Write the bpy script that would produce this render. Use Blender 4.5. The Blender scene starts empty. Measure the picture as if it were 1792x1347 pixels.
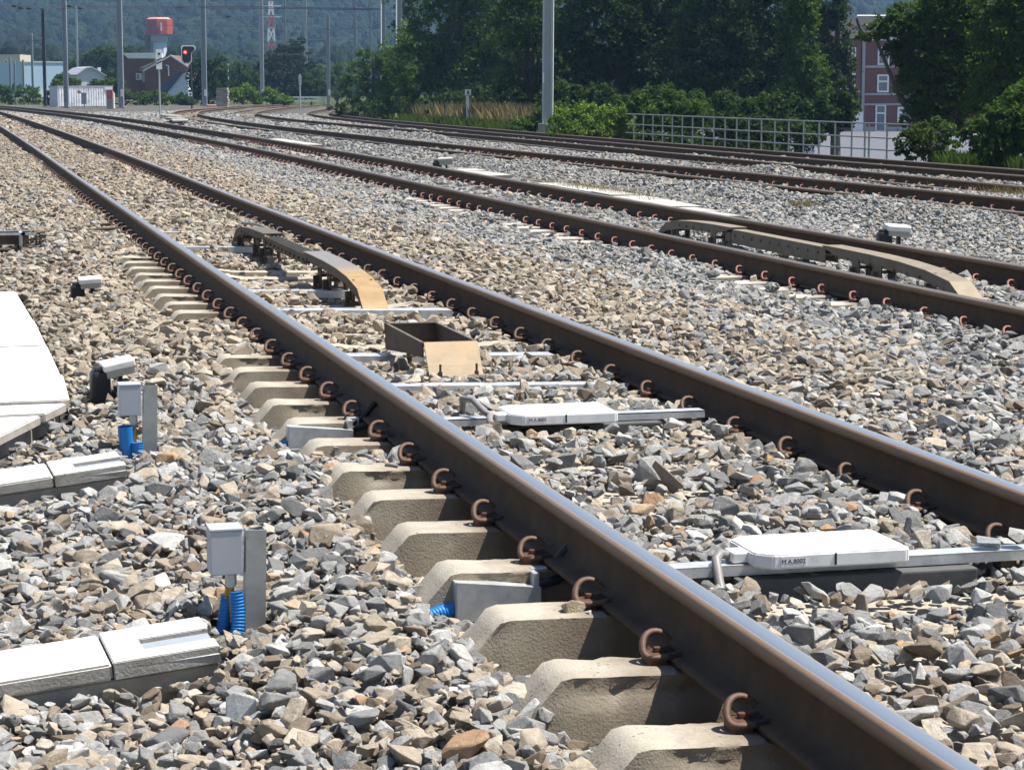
import bpy, bmesh, math, random
import numpy as np
from mathutils import Vector, Matrix
R = math.radians
rng = np.random.default_rng(7)
random.seed(7)
S = bpy.context.scene
COL = S.collection

# ------------------------------------------------------------------ helpers
def tag(o, label=None, cat=None, group=None, kind=None):
    if label: o['label'] = label
    if cat: o['category'] = cat
    if group: o['group'] = group
    if kind: o['kind'] = kind
    return o

def empty(name, loc=(0, 0, 0), rz=0.0):
    o = bpy.data.objects.new(name, None)
    o.empty_display_size = .1
    COL.objects.link(o)
    o.location = loc
    o.rotation_euler = (0, 0, rz)
    return o

def mesh_np(name, co, faces_flat, sizes, mats, smooth=False, parent=None, mi=None, link=True):
    """quick mesh from flat arrays"""
    me = bpy.data.meshes.new(name)
    co = np.asarray(co, np.float32)
    me.vertices.add(len(co)); me.vertices.foreach_set('co', co.ravel())
    ff = np.asarray(faces_flat, np.int32); sz = np.asarray(sizes, np.int32)
    me.loops.add(len(ff)); me.loops.foreach_set('vertex_index', ff)
    me.polygons.add(len(sz))
    st = np.zeros(len(sz), np.int32); st[1:] = np.cumsum(sz)[:-1]
    me.polygons.foreach_set('loop_start', st)
    if mi is not None: me.polygons.foreach_set('material_index', np.asarray(mi, np.int32))
    me.update(calc_edges=True)
    me.validate()
    if smooth: me.polygons.foreach_set('use_smooth', np.ones(len(me.polygons), bool))
    for m in (mats if isinstance(mats, (list, tuple)) else [mats]): me.materials.append(m)
    o = bpy.data.objects.new(name, me)
    if link: COL.objects.link(o)
    if parent: o.parent = parent
    return o

class MB:
    """collects shapes; build() links them as ONE mesh object"""
    def __init__(s): s.v = []; s.f = []; s.m = []; s.sm = []
    def add(s, vs, fs, mi=0, smooth=False):
        b = len(s.v)
        s.v += [tuple(v) for v in vs]
        for f in fs:
            s.f.append(tuple(i + b for i in f)); s.m.append(mi); s.sm.append(smooth)
    def box(s, c, d, rot=None, mi=0, ch=0.0, taper=1.0):
        x, y, z = d[0]/2, d[1]/2, d[2]/2
        if ch <= 0:
            vs = [(-x,-y,-z),(x,-y,-z),(x,y,-z),(-x,y,-z),(-x*taper,-y*taper,z),(x*taper,-y*taper,z),(x*taper,y*taper,z),(-x*taper,y*taper,z)]
            fs = [(0,3,2,1),(4,5,6,7),(0,1,5,4),(1,2,6,5),(2,3,7,6),(3,0,4,7)]
        else:
            bm = bmesh.new(); bmesh.ops.create_cube(bm, size=1)
            for v in bm.verts: v.co = Vector((v.co.x*2*x, v.co.y*2*y, v.co.z*2*z))
            bmesh.ops.bevel(bm, geom=list(bm.edges), offset=ch, segments=2, affect='EDGES', profile=.6)
            bm.verts.index_update()
            vs = [v.co.copy() for v in bm.verts]; fs = [[v.index for v in f.verts] for f in bm.faces]; bm.free()
        M = (rot if rot is not None else Matrix.Identity(3))
        vs = [M @ Vector(v) + Vector(c) for v in vs]
        s.add(vs, fs, mi)
    def bar(s, a, b, w, h=None, mi=0):
        """rectangular bar from a to b"""
        a, b = Vector(a), Vector(b); d = b - a; L = d.length
        if L < 1e-6: return
        z = d.normalized(); up = Vector((0,0,1)) if abs(z.z) < .95 else Vector((0,1,0))
        x = up.cross(z).normalized(); y = z.cross(x)
        M = Matrix((x, y, z)).transposed()
        s.box((a+b)/2, (w, h or w, L), M, mi)
    def tube(s, pts, r, n=8, mi=0, caps=True, smooth=True):
        P = [Vector(p) for p in pts]; k = len(P)
        rs = r if isinstance(r, (list, tuple)) else [r]*k
        T = [(P[min(i+1,k-1)] - P[max(i-1,0)]).normalized() for i in range(k)]
        up = Vector((0,0,1)) if abs(T[0].z) < .9 else Vector((0,1,0))
        x = up.cross(T[0]).normalized(); vs = []
        for i in range(k):
            x = (x - T[i]*x.dot(T[i])).normalized(); y = T[i].cross(x)
            for j in range(n):
                a = 2*math.pi*j/n
                vs.append(P[i] + x*(math.cos(a)*rs[i]) + y*(math.sin(a)*rs[i]))
        fs = [(i*n+j, i*n+(j+1)%n, (i+1)*n+(j+1)%n, (i+1)*n+j) for i in range(k-1) for j in range(n)]
        s.add(vs, fs, mi, smooth)
        if caps:
            s.add(vs[:n], [tuple(range(n-1,-1,-1))], mi); s.add(vs[-n:], [tuple(range(n))], mi)
    def prism(s, poly, axis, a, b, mi=0):
        """2-D polygon extruded along an axis 'x','y' or 'z' from a to b"""
        def P(u, v, t): return {'x':(t,u,v),'y':(u,t,v),'z':(u,v,t)}[axis]
        n = len(poly)
        vs = [P(u,v,a) for u,v in poly] + [P(u,v,b) for u,v in poly]
        fs = [tuple(range(n-1,-1,-1)), tuple(range(n,2*n))] + [(i,(i+1)%n,n+(i+1)%n,n+i) for i in range(n)]
        s.add(vs, fs, mi)
    def build(s, name, mats, parent=None, loc=None, bevel=0.0, soft=None):
        me = bpy.data.meshes.new(name)
        me.from_pydata([tuple(v) for v in s.v], [], s.f)
        for m in (mats if isinstance(mats, (list, tuple)) else [mats]): me.materials.append(m)
        me.polygons.foreach_set('material_index', s.m)
        me.polygons.foreach_set('use_smooth', s.sm)
        bm = bmesh.new(); bm.from_mesh(me)
        bmesh.ops.recalc_face_normals(bm, faces=bm.faces)
        if bevel > 0:
            bmesh.ops.remove_doubles(bm, verts=bm.verts, dist=1e-5)
            es = [e for e in bm.edges if len(e.link_faces) == 2 and e.calc_face_angle(0) > .5]
            bmesh.ops.bevel(bm, geom=es, offset=bevel, segments=2, affect='EDGES', clamp_overlap=True)
        if soft is not None:
            bmesh.ops.remove_doubles(bm, verts=bm.verts, dist=1e-5)
            for f in bm.faces: f.smooth = True
            for e in bm.edges: e.smooth = e.calc_face_angle(0) < soft
        bm.to_mesh(me); bm.free(); me.update()
        o = bpy.data.objects.new(name, me)
        COL.objects.link(o)
        if parent: o.parent = parent
        if loc: o.location = loc
        return o

def copy_tree(o, parent=None):
    c = o.copy(); COL.objects.link(c)
    if parent: c.parent = parent
    for ch in o.children: copy_tree(ch, c)
    return c

# value noise -----------------------------------------------------------
_perm = rng.random((256, 256))
def vnoise(x, y, s=1.0, k=0):
    x = np.asarray(x, float)/s + 17.3*k; y = np.asarray(y, float)/s + 31.7*k
    xi = np.floor(x).astype(int); yi = np.floor(y).astype(int)
    fx = x-xi; fy = y-yi; fx = fx*fx*(3-2*fx); fy = fy*fy*(3-2*fy)
    g = lambda a, b: _perm[a % 256, b % 256]
    return (g(xi,yi)*(1-fx)*(1-fy)+g(xi+1,yi)*fx*(1-fy)+g(xi,yi+1)*(1-fx)*fy+g(xi+1,yi+1)*fx*fy)*2-1
def sstep(x, a, b):
    t = np.clip((np.asarray(x, float)-a)/(b-a), 0, 1); return t*t*(3-2*t)

# ------------------------------------------------------------------ materials
class NT:
    def __init__(s, name):
        s.m = bpy.data.materials.new(name); s.m.use_nodes = True
        s.t = s.m.node_tree; s.n = s.t.nodes; s.n.clear()
        s.out = s.new('ShaderNodeOutputMaterial'); s.b = s.new('ShaderNodeBsdfPrincipled')
        s.l(s.b.outputs[0], s.out.inputs[0])
    def new(s, t, **kw):
        n = s.n.new(t)
        for k, v in kw.items(): setattr(n, k, v)
        return n
    def l(s, a, b): s.t.links.new(a, b)
    def coord(s, which='Object'): return s.new('ShaderNodeTexCoord').outputs[which]
    def noise(s, scale, vec=None, detail=4, rough=.6, out='Fac'):
        n = s.new('ShaderNodeTexNoise'); n.inputs['Scale'].default_value = scale
        n.inputs['Detail'].default_value = detail; n.inputs['Roughness'].default_value = rough
        if vec is not None: s.l(vec, n.inputs['Vector'])
        return n.outputs[out]
    def voro(s, scale, vec=None, feature='F1', out='Distance'):
        n = s.new('ShaderNodeTexVoronoi', feature=feature); n.inputs['Scale'].default_value = scale
        if vec is not None: s.l(vec, n.inputs['Vector'])
        return n.outputs[out]
    def ramp(s, fac, stops):
        r = s.new('ShaderNodeValToRGB'); e = r.color_ramp.elements
        while len(e) < len(stops): e.new(.5)
        for i, (p, c) in enumerate(stops):
            e[i].position = p; e[i].color = (*c, 1) if len(c) == 3 else c
        s.l(fac, r.inputs[0]); return r.outputs[0]
    def mix(s, fac, a, b, mode='MIX'):
        n = s.new('ShaderNodeMix', data_type='RGBA', blend_type=mode)
        for v, i in ((fac, n.inputs[0]), (a, n.inputs[6]), (b, n.inputs[7])):
            if isinstance(v, (int, float)): i.default_value = v
            elif isinstance(v, (tuple, list)): i.default_value = (*v, 1) if len(v) == 3 else v
            else: s.l(v, i)
        return n.outputs[2]
    def math(s, op, a, b=0.0, clamp=False):
        n = s.new('ShaderNodeMath', operation=op, use_clamp=clamp)
        for v, i in ((a, n.inputs[0]), (b, n.inputs[1])):
            if isinstance(v, (int, float)): i.default_value = v
            else: s.l(v, i)
        return n.outputs[0]
    def attr(s, name, typ='GEOMETRY', out='Fac'):
        return s.new('ShaderNodeAttribute', attribute_name=name, attribute_type=typ).outputs[out]
    def bump(s, h, strength=.3, dist=.01):
        n = s.new('ShaderNodeBump'); n.inputs['Strength'].default_value = strength
        n.inputs['Distance'].default_value = dist
        s.l(h, n.inputs['Height']); s.l(n.outputs[0], s.b.inputs['Normal']); return n
    def set(s, **kw):
        for k, v in kw.items():
            i = s.b.inputs[k.replace('_', ' ')]
            if isinstance(v, (int, float)): i.default_value = v
            elif isinstance(v, (tuple, list)): i.default_value = (*v, 1) if len(v) == 3 else v
            else: s.l(v, i)
        return s

def simple(name, c, rough=.6, metal=0.0, var=.25, scale=12, bump=.15, spec=.4, bdist=.004, dirt=None, dscale=3.0):
    t = NT(name); oc = t.coord()
    n = t.noise(scale, oc, 5)
    lo = tuple(x*(1-var) for x in c); hi = tuple(min(x*(1+var), .95) for x in c)
    col = t.ramp(n, [(.25, lo), (.75, hi)])
    if dirt:
        d = t.noise(dscale, oc, 6, .7)
        col = t.mix(t.ramp(d, [(.45, (0,0,0)), (.75, (1,1,1))]), col, dirt)
    t.set(Base_Color=col, Roughness=rough, Metallic=metal, Specular_IOR_Level=spec)
    if bump: t.bump(t.noise(scale*6, oc, 3), bump, bdist)
    return t.m

# ------------------------------------------------------------------ camera, sun, sky
cam = bpy.data.cameras.new('camera'); camo = bpy.data.objects.new('camera', cam)
COL.objects.link(camo); S.camera = camo
CAM = Vector((-2.511, 0.0, 1.2276))
camo.location = CAM
camo.rotation_euler = (R(90-7.522), 0, -R(14.22))
cam.sensor_width = 36; cam.lens = 3921/1792*36
cam.clip_start = .1; cam.clip_end = 9000

SUNV = Vector((.47, -.08, 1.0)).normalized()
sun = bpy.data.lights.new('sun', 'SUN'); sun.energy = 5.0; sun.angle = R(.5); sun.color = (1, .955, .88)
suno = bpy.data.objects.new('sun', sun); COL.objects.link(suno)
suno.rotation_euler = SUNV.to_track_quat('Z', 'Y').to_euler()
W = bpy.data.worlds.new('World'); S.world = W; W.use_nodes = True
wt = W.node_tree; wt.nodes.clear()
sky = wt.nodes.new('ShaderNodeTexSky'); sky.sky_type = 'NISHITA'; sky.sun_disc = False
sky.sun_elevation = math.asin(SUNV.z); sky.sun_rotation = math.atan2(SUNV.x, SUNV.y)
sky.air_density = 1.0; sky.dust_density = .6
bg = wt.nodes.new('ShaderNodeBackground'); bg.inputs[1].default_value = .075
wo = wt.nodes.new('ShaderNodeOutputWorld')
wt.links.new(sky.outputs[0], bg.inputs[0]); wt.links.new(bg.outputs[0], wo.inputs[0])
S.view_settings.view_transform = 'Standard'; S.view_settings.look = 'None'
S.view_settings.exposure = 0.92; S.view_settings.gamma = 1
S.cycles.max_bounces = 6; S.cycles.diffuse_bounces = 3; S.cycles.glossy_bounces = 3; S.cycles.transparent_max_bounces = 8
S.cycles.use_adaptive_sampling = True; S.cycles.adaptive_threshold = .02
S.cycles.use_denoising = True
S.cycles.volume_bounces = 0
S.render.use_persistent_data = False
# ------------------------------------------------------------------ track geometry
class Track:
    def __init__(s, ys, xs, z): s.ys = np.array(ys, float); s.xs = np.array(xs, float); s.z = z
    def x(s, y):
        """smooth (monotone-ish Hermite) centre line"""
        y = np.asarray(y, float); Y, X = s.ys, s.xs
        m = np.gradient(X, Y)
        i = np.clip(np.searchsorted(Y, y)-1, 0, len(Y)-2)
        h = Y[i+1]-Y[i]; t = np.clip((y-Y[i])/h, -.5, 1.3)
        return ((2*t**3-3*t**2+1)*X[i]+(t**3-2*t**2+t)*h*m[i]+(-2*t**3+3*t**2)*X[i+1]+(t**3-t**2)*h*m[i+1])
    def slope(s, y): return (s.x(np.asarray(y)+.2)-s.x(np.asarray(y)-.2))/.4
T1 = Track((0,10,25,45,70,100,130,170,230), (0,0,.05,.15,.2,.15,-.1,-1.5,-5), 0.0)
T2 = Track((4,12,20,30,45,70,90,113,138,186,230), (4.5,4.53,4.6,4.75,4.98,5.15,5.1,4.75,3.8,1.2,-2.5), -.08)
T3 = Track((10,24,37.6,49.5,64.5,89,101,114,135.5,156,172,199,225), (10.75,10.5,10.25,9.85,9.62,9.55,9.75,10.2,11.7,14.6,18.3,24.9,32), -.20)
T4 = Track((15,31,44.5,57,71,86,103,120,135,149,168,183,204,225), (13.6,13.85,14.2,14.5,14.75,14.75,14.75,14.95,15.7,17.0,20.3,23.4,28.2,34), -.35)
T5 = Track((20,39,60,83,106,124,142,156,170,189,212,230), (18.3,18.15,18.2,18.6,19.3,20.1,21.4,23.1,25.9,30.3,36.4,41), -.40)
CANT = R(1.33)
def cant(y): return CANT*(1-sstep(y, 22, 40))

# ---- materials of the track
def rail_mat(name, rust, steel=(.52,.53,.545)):
    t = NT(name); w = t.attr('wear'); oc = t.coord()
    n = t.noise(9, oc, 6, .7); n2 = t.noise(60, oc, 3)
    ru = t.ramp(n, [(.3, tuple(c*.65 for c in rust)), (.7, tuple(c*1.25 for c in rust))])
    band = t.mix(n, (.27,.175,.11), (.17,.11,.07))
    ww = t.math('ADD', w, t.math('MULTIPLY', t.math('SUBTRACT', n, .5), .12))
    f1 = t.ramp(ww, [(.08, (0,0,0)), (.34, (1,1,1))])
    f2 = t.ramp(ww, [(.66, (0,0,0)), (.86, (1,1,1))])
    c = t.mix(f1, ru, band); c = t.mix(f2, c, steel)
    t.set(Base_Color=c, Metallic=t.math('MULTIPLY', f2, .92), Roughness=t.ramp(ww, [(.1,(.75,)*3),(.5,(.45,)*3),(.85,(.36,)*3)]))
    t.set(Specular_IOR_Level=.22)
    t.bump(n2, .15, .002)
    return t.m
RAIL_M = rail_mat('rail_steel', (.070,.043,.026))
RAIL2_M = rail_mat('rail_steel_brown', (.078,.049,.029), (.30,.26,.20))

def concrete_mat(name, c1, c2, pit=.55, rust=.75):
    t = NT(name); oc = t.coord()
    geo = t.new('ShaderNodeNewGeometry')
    oi = t.new('ShaderNodeObjectInfo').outputs['Random']
    v = t.new('ShaderNodeVectorMath', operation='ADD'); t.l(oc, v.inputs[0])
    cx = t.new('ShaderNodeCombineXYZ'); t.l(t.math('MULTIPLY', oi, 37), cx.inputs[0]); t.l(t.math('MULTIPLY', oi, 11), cx.inputs[1]); t.l(cx.outputs[0], v.inputs[1])
    vec = v.outputs[0]
    n = t.noise(5, vec, 7, .7)
    col = t.ramp(n, [(.3, c1), (.7, c2)])
    g = t.noise(140, vec, 2)
    col = t.mix(t.ramp(g, [(.35,(.25,)*3),(.65,(0,0,0))]), col, tuple(x*.55 for x in c1))
    p = t.voro(46, vec); pm = t.noise(9, vec, 2)
    thr = t.math('MULTIPLY', t.ramp(pm, [(.36,(0,0,0)),(.7,(1,1,1))]), .24)
    pits = t.math('LESS_THAN', p, thr)
    col = t.mix(t.math('MULTIPLY', pits, pit), col, (.07,.06,.05))
    # dirt runs down the vertical faces
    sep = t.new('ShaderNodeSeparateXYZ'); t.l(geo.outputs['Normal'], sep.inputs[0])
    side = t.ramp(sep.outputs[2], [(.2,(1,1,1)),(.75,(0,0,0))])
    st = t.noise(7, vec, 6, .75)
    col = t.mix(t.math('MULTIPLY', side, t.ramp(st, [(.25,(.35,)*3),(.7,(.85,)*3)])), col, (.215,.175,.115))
    # rust and brake dust at the rail seats
    so = t.new('ShaderNodeSeparateXYZ'); t.l(oc, so.inputs[0])
    dr = t.math('ABSOLUTE', t.math('SUBTRACT', t.math('ABSOLUTE', so.outputs[0]), .7535))
    rs = t.math('MULTIPLY', t.ramp(t.math('ADD', dr, t.math('MULTIPLY', t.math('SUBTRACT', n, .5), .3)), [(.06,(1,1,1)),(.27,(0,0,0))]), rust)
    col = t.mix(rs, col, (.10,.062,.04))
    col = t.mix(t.math('MULTIPLY', t.ramp(t.noise(2.2, vec, 6, .7), [(.5,(0,0,0)),(.72,(.55,)*3)]), rust), col, (.19,.15,.105))
    t.set(Base_Color=col, Roughness=.9, Specular_IOR_Level=.2)
    h = t.math('SUBTRACT', t.math('MULTIPLY', g, .4), t.math('MULTIPLY', pits, 1.2))
    t.bump(h, .8, .006)
    return t.m
CONC = concrete_mat('sleeper_concrete', (.33,.295,.235), (.47,.425,.35))
CONC_FAR = concrete_mat('sleeper_concrete_pale', (.40,.37,.33), (.53,.50,.45))
CLIP_M = simple('clip_rust', (.105,.062,.042), .62, .25, .4, 40, .25)
CLIP2_M = simple('clip_rust_red', (.24,.10,.075), .62, .2, .35, 40, .25)
SHOULDER_M = simple('shoulder_iron', (.11,.05,.03), .7, .3, .4, 50, .3)
PAD_M = simple('insulator_black', (.018,.016,.015), .55, 0, .3, 40, .2)

# ---- rails
PROF = [(0,0,1),(.016,-.0006,1),(.0245,-.0025,.66),(.031,-.0065,.48),(.0352,-.013,.38),(.0362,-.026,.25),(.0365,-.037,.12),(.033,-.0425,.0),(.013,-.052,0),(.0085,-.066,0),
        (.0083,-.100,0),(.0105,-.134,0),(.022,-.147,0),(.055,-.156,0),(.0735,-.1595,0),(.075,-.163,0),(.075,-.172,0)]
PROF = PROF + [(-x, z, w) for x, z, w in PROF[:0:-1]]
def make_rail(name, trk, side, y0, y1, mat, label, group):
    ys = [y0]
    while ys[-1] < y1: ys.append(ys[-1] + (.6 if ys[-1] < 20 else 1.5))
    ys = np.array(ys); n = len(PROF); k = len(ys)
    xc = trk.x(ys); sl = trk.slope(ys); nrm = 1/np.sqrt(1+sl**2)
    off = side*.7535
    cz = trk.z + (-side*np.sin(cant(ys))*.7535 if trk is T1 else 0*ys)
    co = np.zeros((k, n, 3)); wear = np.zeros((k, n))
    for j, (px, pz, w) in enumerate(PROF):
        d = off + px
        co[:, j, 0] = xc + d*nrm; co[:, j, 1] = ys - d*sl*nrm; co[:, j, 2] = cz + pz; wear[:, j] = w
    i, j = np.meshgrid(np.arange(k-1), np.arange(n), indexing='ij'); j2 = (j+1) % n
    q = np.stack([i*n+j, (i+1)*n+j, (i+1)*n+j2, i*n+j2], -1).reshape(-1, 4)
    faces = list(q.ravel()) + list(range(n)) + list(range((k-1)*n+n-1, (k-1)*n-1, -1))
    o = mesh_np(name, co.reshape(-1, 3), faces, [4]*len(q)+[n, n], mat, smooth=True)
    a = o.data.attributes.new('wear', 'FLOAT', 'POINT'); a.data.foreach_set('value', wear.ravel().astype(np.float32))
    es = o.data.attributes.new('sharp_face', 'BOOLEAN', 'FACE')
    sf = np.zeros(len(o.data.polygons), bool); sf[-2:] = True; es.data.foreach_set('value', sf)
    tag(o, label, 'rail', group)
    return o
RL = [(T1,-1,1.8,225,RAIL_M,'nearest dark rail with a blue polished top, running from bottom right to far left','rails of the nearest track'),
      (T1, 1,3.0,225,RAIL_M,'second dark polished rail, just beyond the white plates between the nearest track','rails of the nearest track'),
      (T2,-1,7.0,225,RAIL2_M,'brown rail with red clips on the grey ballast, near rail of the second track','rails of the second track'),
      (T2, 1,8.0,225,RAIL2_M,'brown rail beside the pale trough lids, far rail of the second track','rails of the second track'),
      (T3,-1,14.,222,RAIL2_M,'half buried brown rail just beyond the grey ballast heap, near rail of the third track','rails of the far curving tracks'),
      (T3, 1,15.,222,RAIL2_M,'brown rail with its clips showing, far rail of the third track','rails of the far curving tracks'),
      (T4,-1,18.,222,RAIL2_M,'brown rail behind the low stone ridge, near rail of the fourth track','rails of the far curving tracks'),
      (T4, 1,19.,222,RAIL2_M,'brown rail with dry grass at its foot, far rail of the fourth track','rails of the far curving tracks'),
      (T5,-1,24.,226,RAIL2_M,'dark rail second from the grey metal railing, near rail of the last track','rails of the far curving tracks'),
      (T5, 1,25.,226,RAIL2_M,'dark rail closest to the grey metal railing and the trees','rails of the far curving tracks')]
for trk, sd, y0, y1, m, lb, gr in RL: make_rail('rail', trk, sd, y0, y1, m, lb, gr)

# ---- sleepers (tops at local z = 0)
def sleeper_mesh(name, mat, fine=False, seed=0):
    rr = np.random.default_rng(seed)
    st = [(-1.29,-.175,.086,.125),(-1.225,-.128,.09,.13),(-1.122,-.007,.094,.138),(-1.092,0,.095,.139),(-.9,0,.096,.14),(-.5,0,.096,.14),(-.33,-.026,.09,.13),
          (.33,-.026,.09,.13),(.5,0,.096,.14),(.9,0,.096,.14),(1.092,0,.095,.139),(1.122,-.007,.094,.138),(1.225,-.128,.09,.13),(1.29,-.175,.086,.125)]
    if fine:
        s2 = []
        for a, b in zip(st[:-1], st[1:]):
            k = max(1, int((b[0]-a[0])/.022))
            for i in range(k):
                t = i/k; s2.append(tuple(a[q]*(1-t)+b[q]*t for q in range(4)))
        st = s2+[st[-1]]
    zb = -.26; vs = []; rows = 0
    for x, zt, ht, hb in st:
        lv = [0, .012, .05, .1, 1] if not fine else [0, .004, .012, .03, .05, .075, .1, .13, .16, 1]
        sec = []
        for d in lv:
            z = zt-d if d < 1 else zb
            z = max(z, zb)
            t = (zt-z)/max(zt-zb, 1e-3)
            h = ht+(hb-ht)*t
            if d == 0: h -= .012
            sec.append((h, z))
        row = [(x, -h, z) for h, z in reversed(sec)]
        if fine:
            row += [(x, y, zt) for y in np.linspace(-sec[0][0], sec[0][0], 6)[1:-1]]
        row += [(x, h, z) for h, z in sec]
        rows = len(row); vs += row
    vs = np.array(vs)
    if fine:
        n1 = vnoise(vs[:,0]*1.0+seed*3.1, vs[:,1]*1.0+vs[:,2]*2.3, .045, seed); n2 = vnoise(vs[:,0]+seed, vs[:,2]*1.7+vs[:,1], .016, seed+3)
        # spalled upper edge
        edge = np.exp(-((np.abs(vs[:,1])-.088)/.02)**2)*np.exp(-((vs[:,2]+.035)/.035)**2)
        chip = np.clip(vnoise(vs[:,0]+seed*7.7, 0*vs[:,1], .21, seed+9)-.05+(.5 if seed == 1 else 0), 0, 1)
        amt = edge*chip*(.026+.02*n2)
        vs[:,1] -= np.sign(vs[:,1])*amt; vs[:,2] -= amt*.5
        vs += np.stack([n1*.0006, n2*.0006, n1*.0008], -1)
    k = len(st); fs = [(i*rows+j, (i+1)*rows+j, (i+1)*rows+j+1, i*rows+j+1) for i in range(k-1) for j in range(rows-1)]
    fs += [(i*rows+rows-1, (i+1)*rows+rows-1, (i+1)*rows, i*rows) for i in range(k-1)]
    b = MB(); b.add(vs, fs); b.add(vs[:rows], [tuple(range(rows))]); b.add(vs[-rows:], [tuple(range(rows-1,-1,-1))])
    # cast shoulders and black pads belong to the sleeper body
    for sx in (-1, 1):
        for o in (-1, 1):
            c = sx*.7535
            b.box((c+o*.108, .0, .012), (.050, .062, .03), mi=1, ch=.006)
            b.box((c+o*.098, .0, .030), (.026, .018, .020), mi=1, ch=.004)
            b.box((c+o*.068, .0, .021), (.034, .085, .016), mi=2, ch=.003)
        b.box((sx*.7535, 0, .0045), (.150, .17, .009), mi=2)
    o = b.build(name, [mat, SHOULDER_M, PAD_M], soft=R(48) if fine else None)
    COL.objects.unlink(o)
    return o.data
def clip_mesh(mat, n=8, lod=0):
    """bent spring clip: arch over the shoulder, toe on the rail foot. u>0 points away from the rail"""
    b = MB()
    P = [(-.052,.030,.060),(-.036,.033,.078),(-.012,.034,.0885),(.012,.028,.086),(.030,.016,.072),(.038,.0,.052),(.038,-.014,.034),(.030,-.026,.0235),(.008,-.034,.0215),(-.020,-.036,.024),(-.050,-.034,.028),(-.066,-.022,.0305)]
    if lod: P = P[::2]+[P[-1]]
    # smooth it
    Q = [Vector(p) for p in P]
    for _ in range(0 if lod else 2):
        N = [Q[0]]
        for a, c in zip(Q[:-1], Q[1:]): N += [a*.75+c*.25, a*.25+c*.75]
        Q = N+[Q[-1]]
    b.tube(Q, .0104, n)
    if not lod:
        b.box((-.022,.004,.043), (.052,.012,.010), Matrix.Rotation(R(22), 3, 'Y'), ch=.003)
    o = b.build('rail_clip', mat); COL.objects.unlink(o)
    return o.data
SLP = [sleeper_mesh('sleeper_body', CONC, True, s) for s in (0, 1, 2, 3)]
SLP_LO = sleeper_mesh('sleeper_body_plain', CONC); SLP_FAR = sleeper_mesh('sleeper_body_pale', CONC_FAR)
CLIPS = {(1,0): clip_mesh(CLIP_M, 10), (2,0): clip_mesh(CLIP2_M, 7), (2,1): clip_mesh(CLIP2_M, 5, 1)}
rj = random.Random(3)
def place_sleeper(trk, y, me, cm, label, group, sides=((-1,-1),(-1,1),(1,-1),(1,1))):
    x = float(trk.x(y)); sl = float(trk.slope(y))
    o = bpy.data.objects.new('concrete_sleeper', me); COL.objects.link(o)
    o.location = (x, y, trk.z-.181); o.rotation_euler = (0, float(cant(y)) if trk is T1 else 0, -math.atan(sl))
    tag(o, label, 'sleeper', group)
    for sx, so in sides:
        c = bpy.data.objects.new('rail_clip', cm); COL.objects.link(c); c.parent = o
        c.location = (sx*.7535+so*.106, rj.uniform(-.004,.004), 0); c.rotation_euler = (0, 0, rj.uniform(-.12,.12)*1)
        k = rj.uniform(.82,.90); c.scale = (-k if so < 0 else k, k, k*.93)
        # every clip is driven in from the same side
    return o
LB1 = {0:'concrete sleeper at the bottom edge of the photo, nearest of all', 1:'concrete sleeper with a crumbled upper edge and pitted face, second from the bottom edge',
       2:'concrete sleeper with a stone by its clip, third from the bottom edge', 3:'concrete sleeper behind the galvanised cable bracket with blue conduit',
       4:'clean exposed concrete sleeper just beyond the bracket and blue conduit, first of three', 5:'clean exposed concrete sleeper, middle of three between conduit and half buried ones',
       6:'clean exposed concrete sleeper, last before the half buried ones'}
Y1 = [5.09+.6*k for k in range(-1, 72)]
for i, y in enumerate(Y1):
    k = i
    lab = LB1.get(k, 'half buried concrete sleeper with rusty clips under the nearest track' if y < 20 else 'buried concrete sleeper under the nearest track, only its brown clips showing')
    g = 'sleepers of the nearest track'
    place_sleeper(T1, y, SLP[(1 if k == 1 else (0,2,3)[k % 3])] if y < 20 else SLP_LO, CLIPS[(1,0)], lab, g)
for y in np.arange(9.25, 66, .6):
    place_sleeper(T2, y, SLP_FAR, CLIPS[(2,0)] if y < 34 else CLIPS[(2,1)], 'pale concrete sleeper with red rusty clips under the second track', 'sleepers of the second track')
for y in np.arange(20.3, 56, .6):
    place_sleeper(T3, y, SLP_FAR, CLIPS[(2,1)], 'buried sleeper of the third track with small rusty clips', 'sleepers of the third track', ((-1,-1),(1,-1)))
for y in np.arange(26.3, 50, .6):
    place_sleeper(T4, y, SLP_FAR, CLIPS[(2,1)], 'buried sleeper of the fourth track with small rusty clips', 'sleepers of the fourth track', ((-1,-1),(1,-1)))
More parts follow.
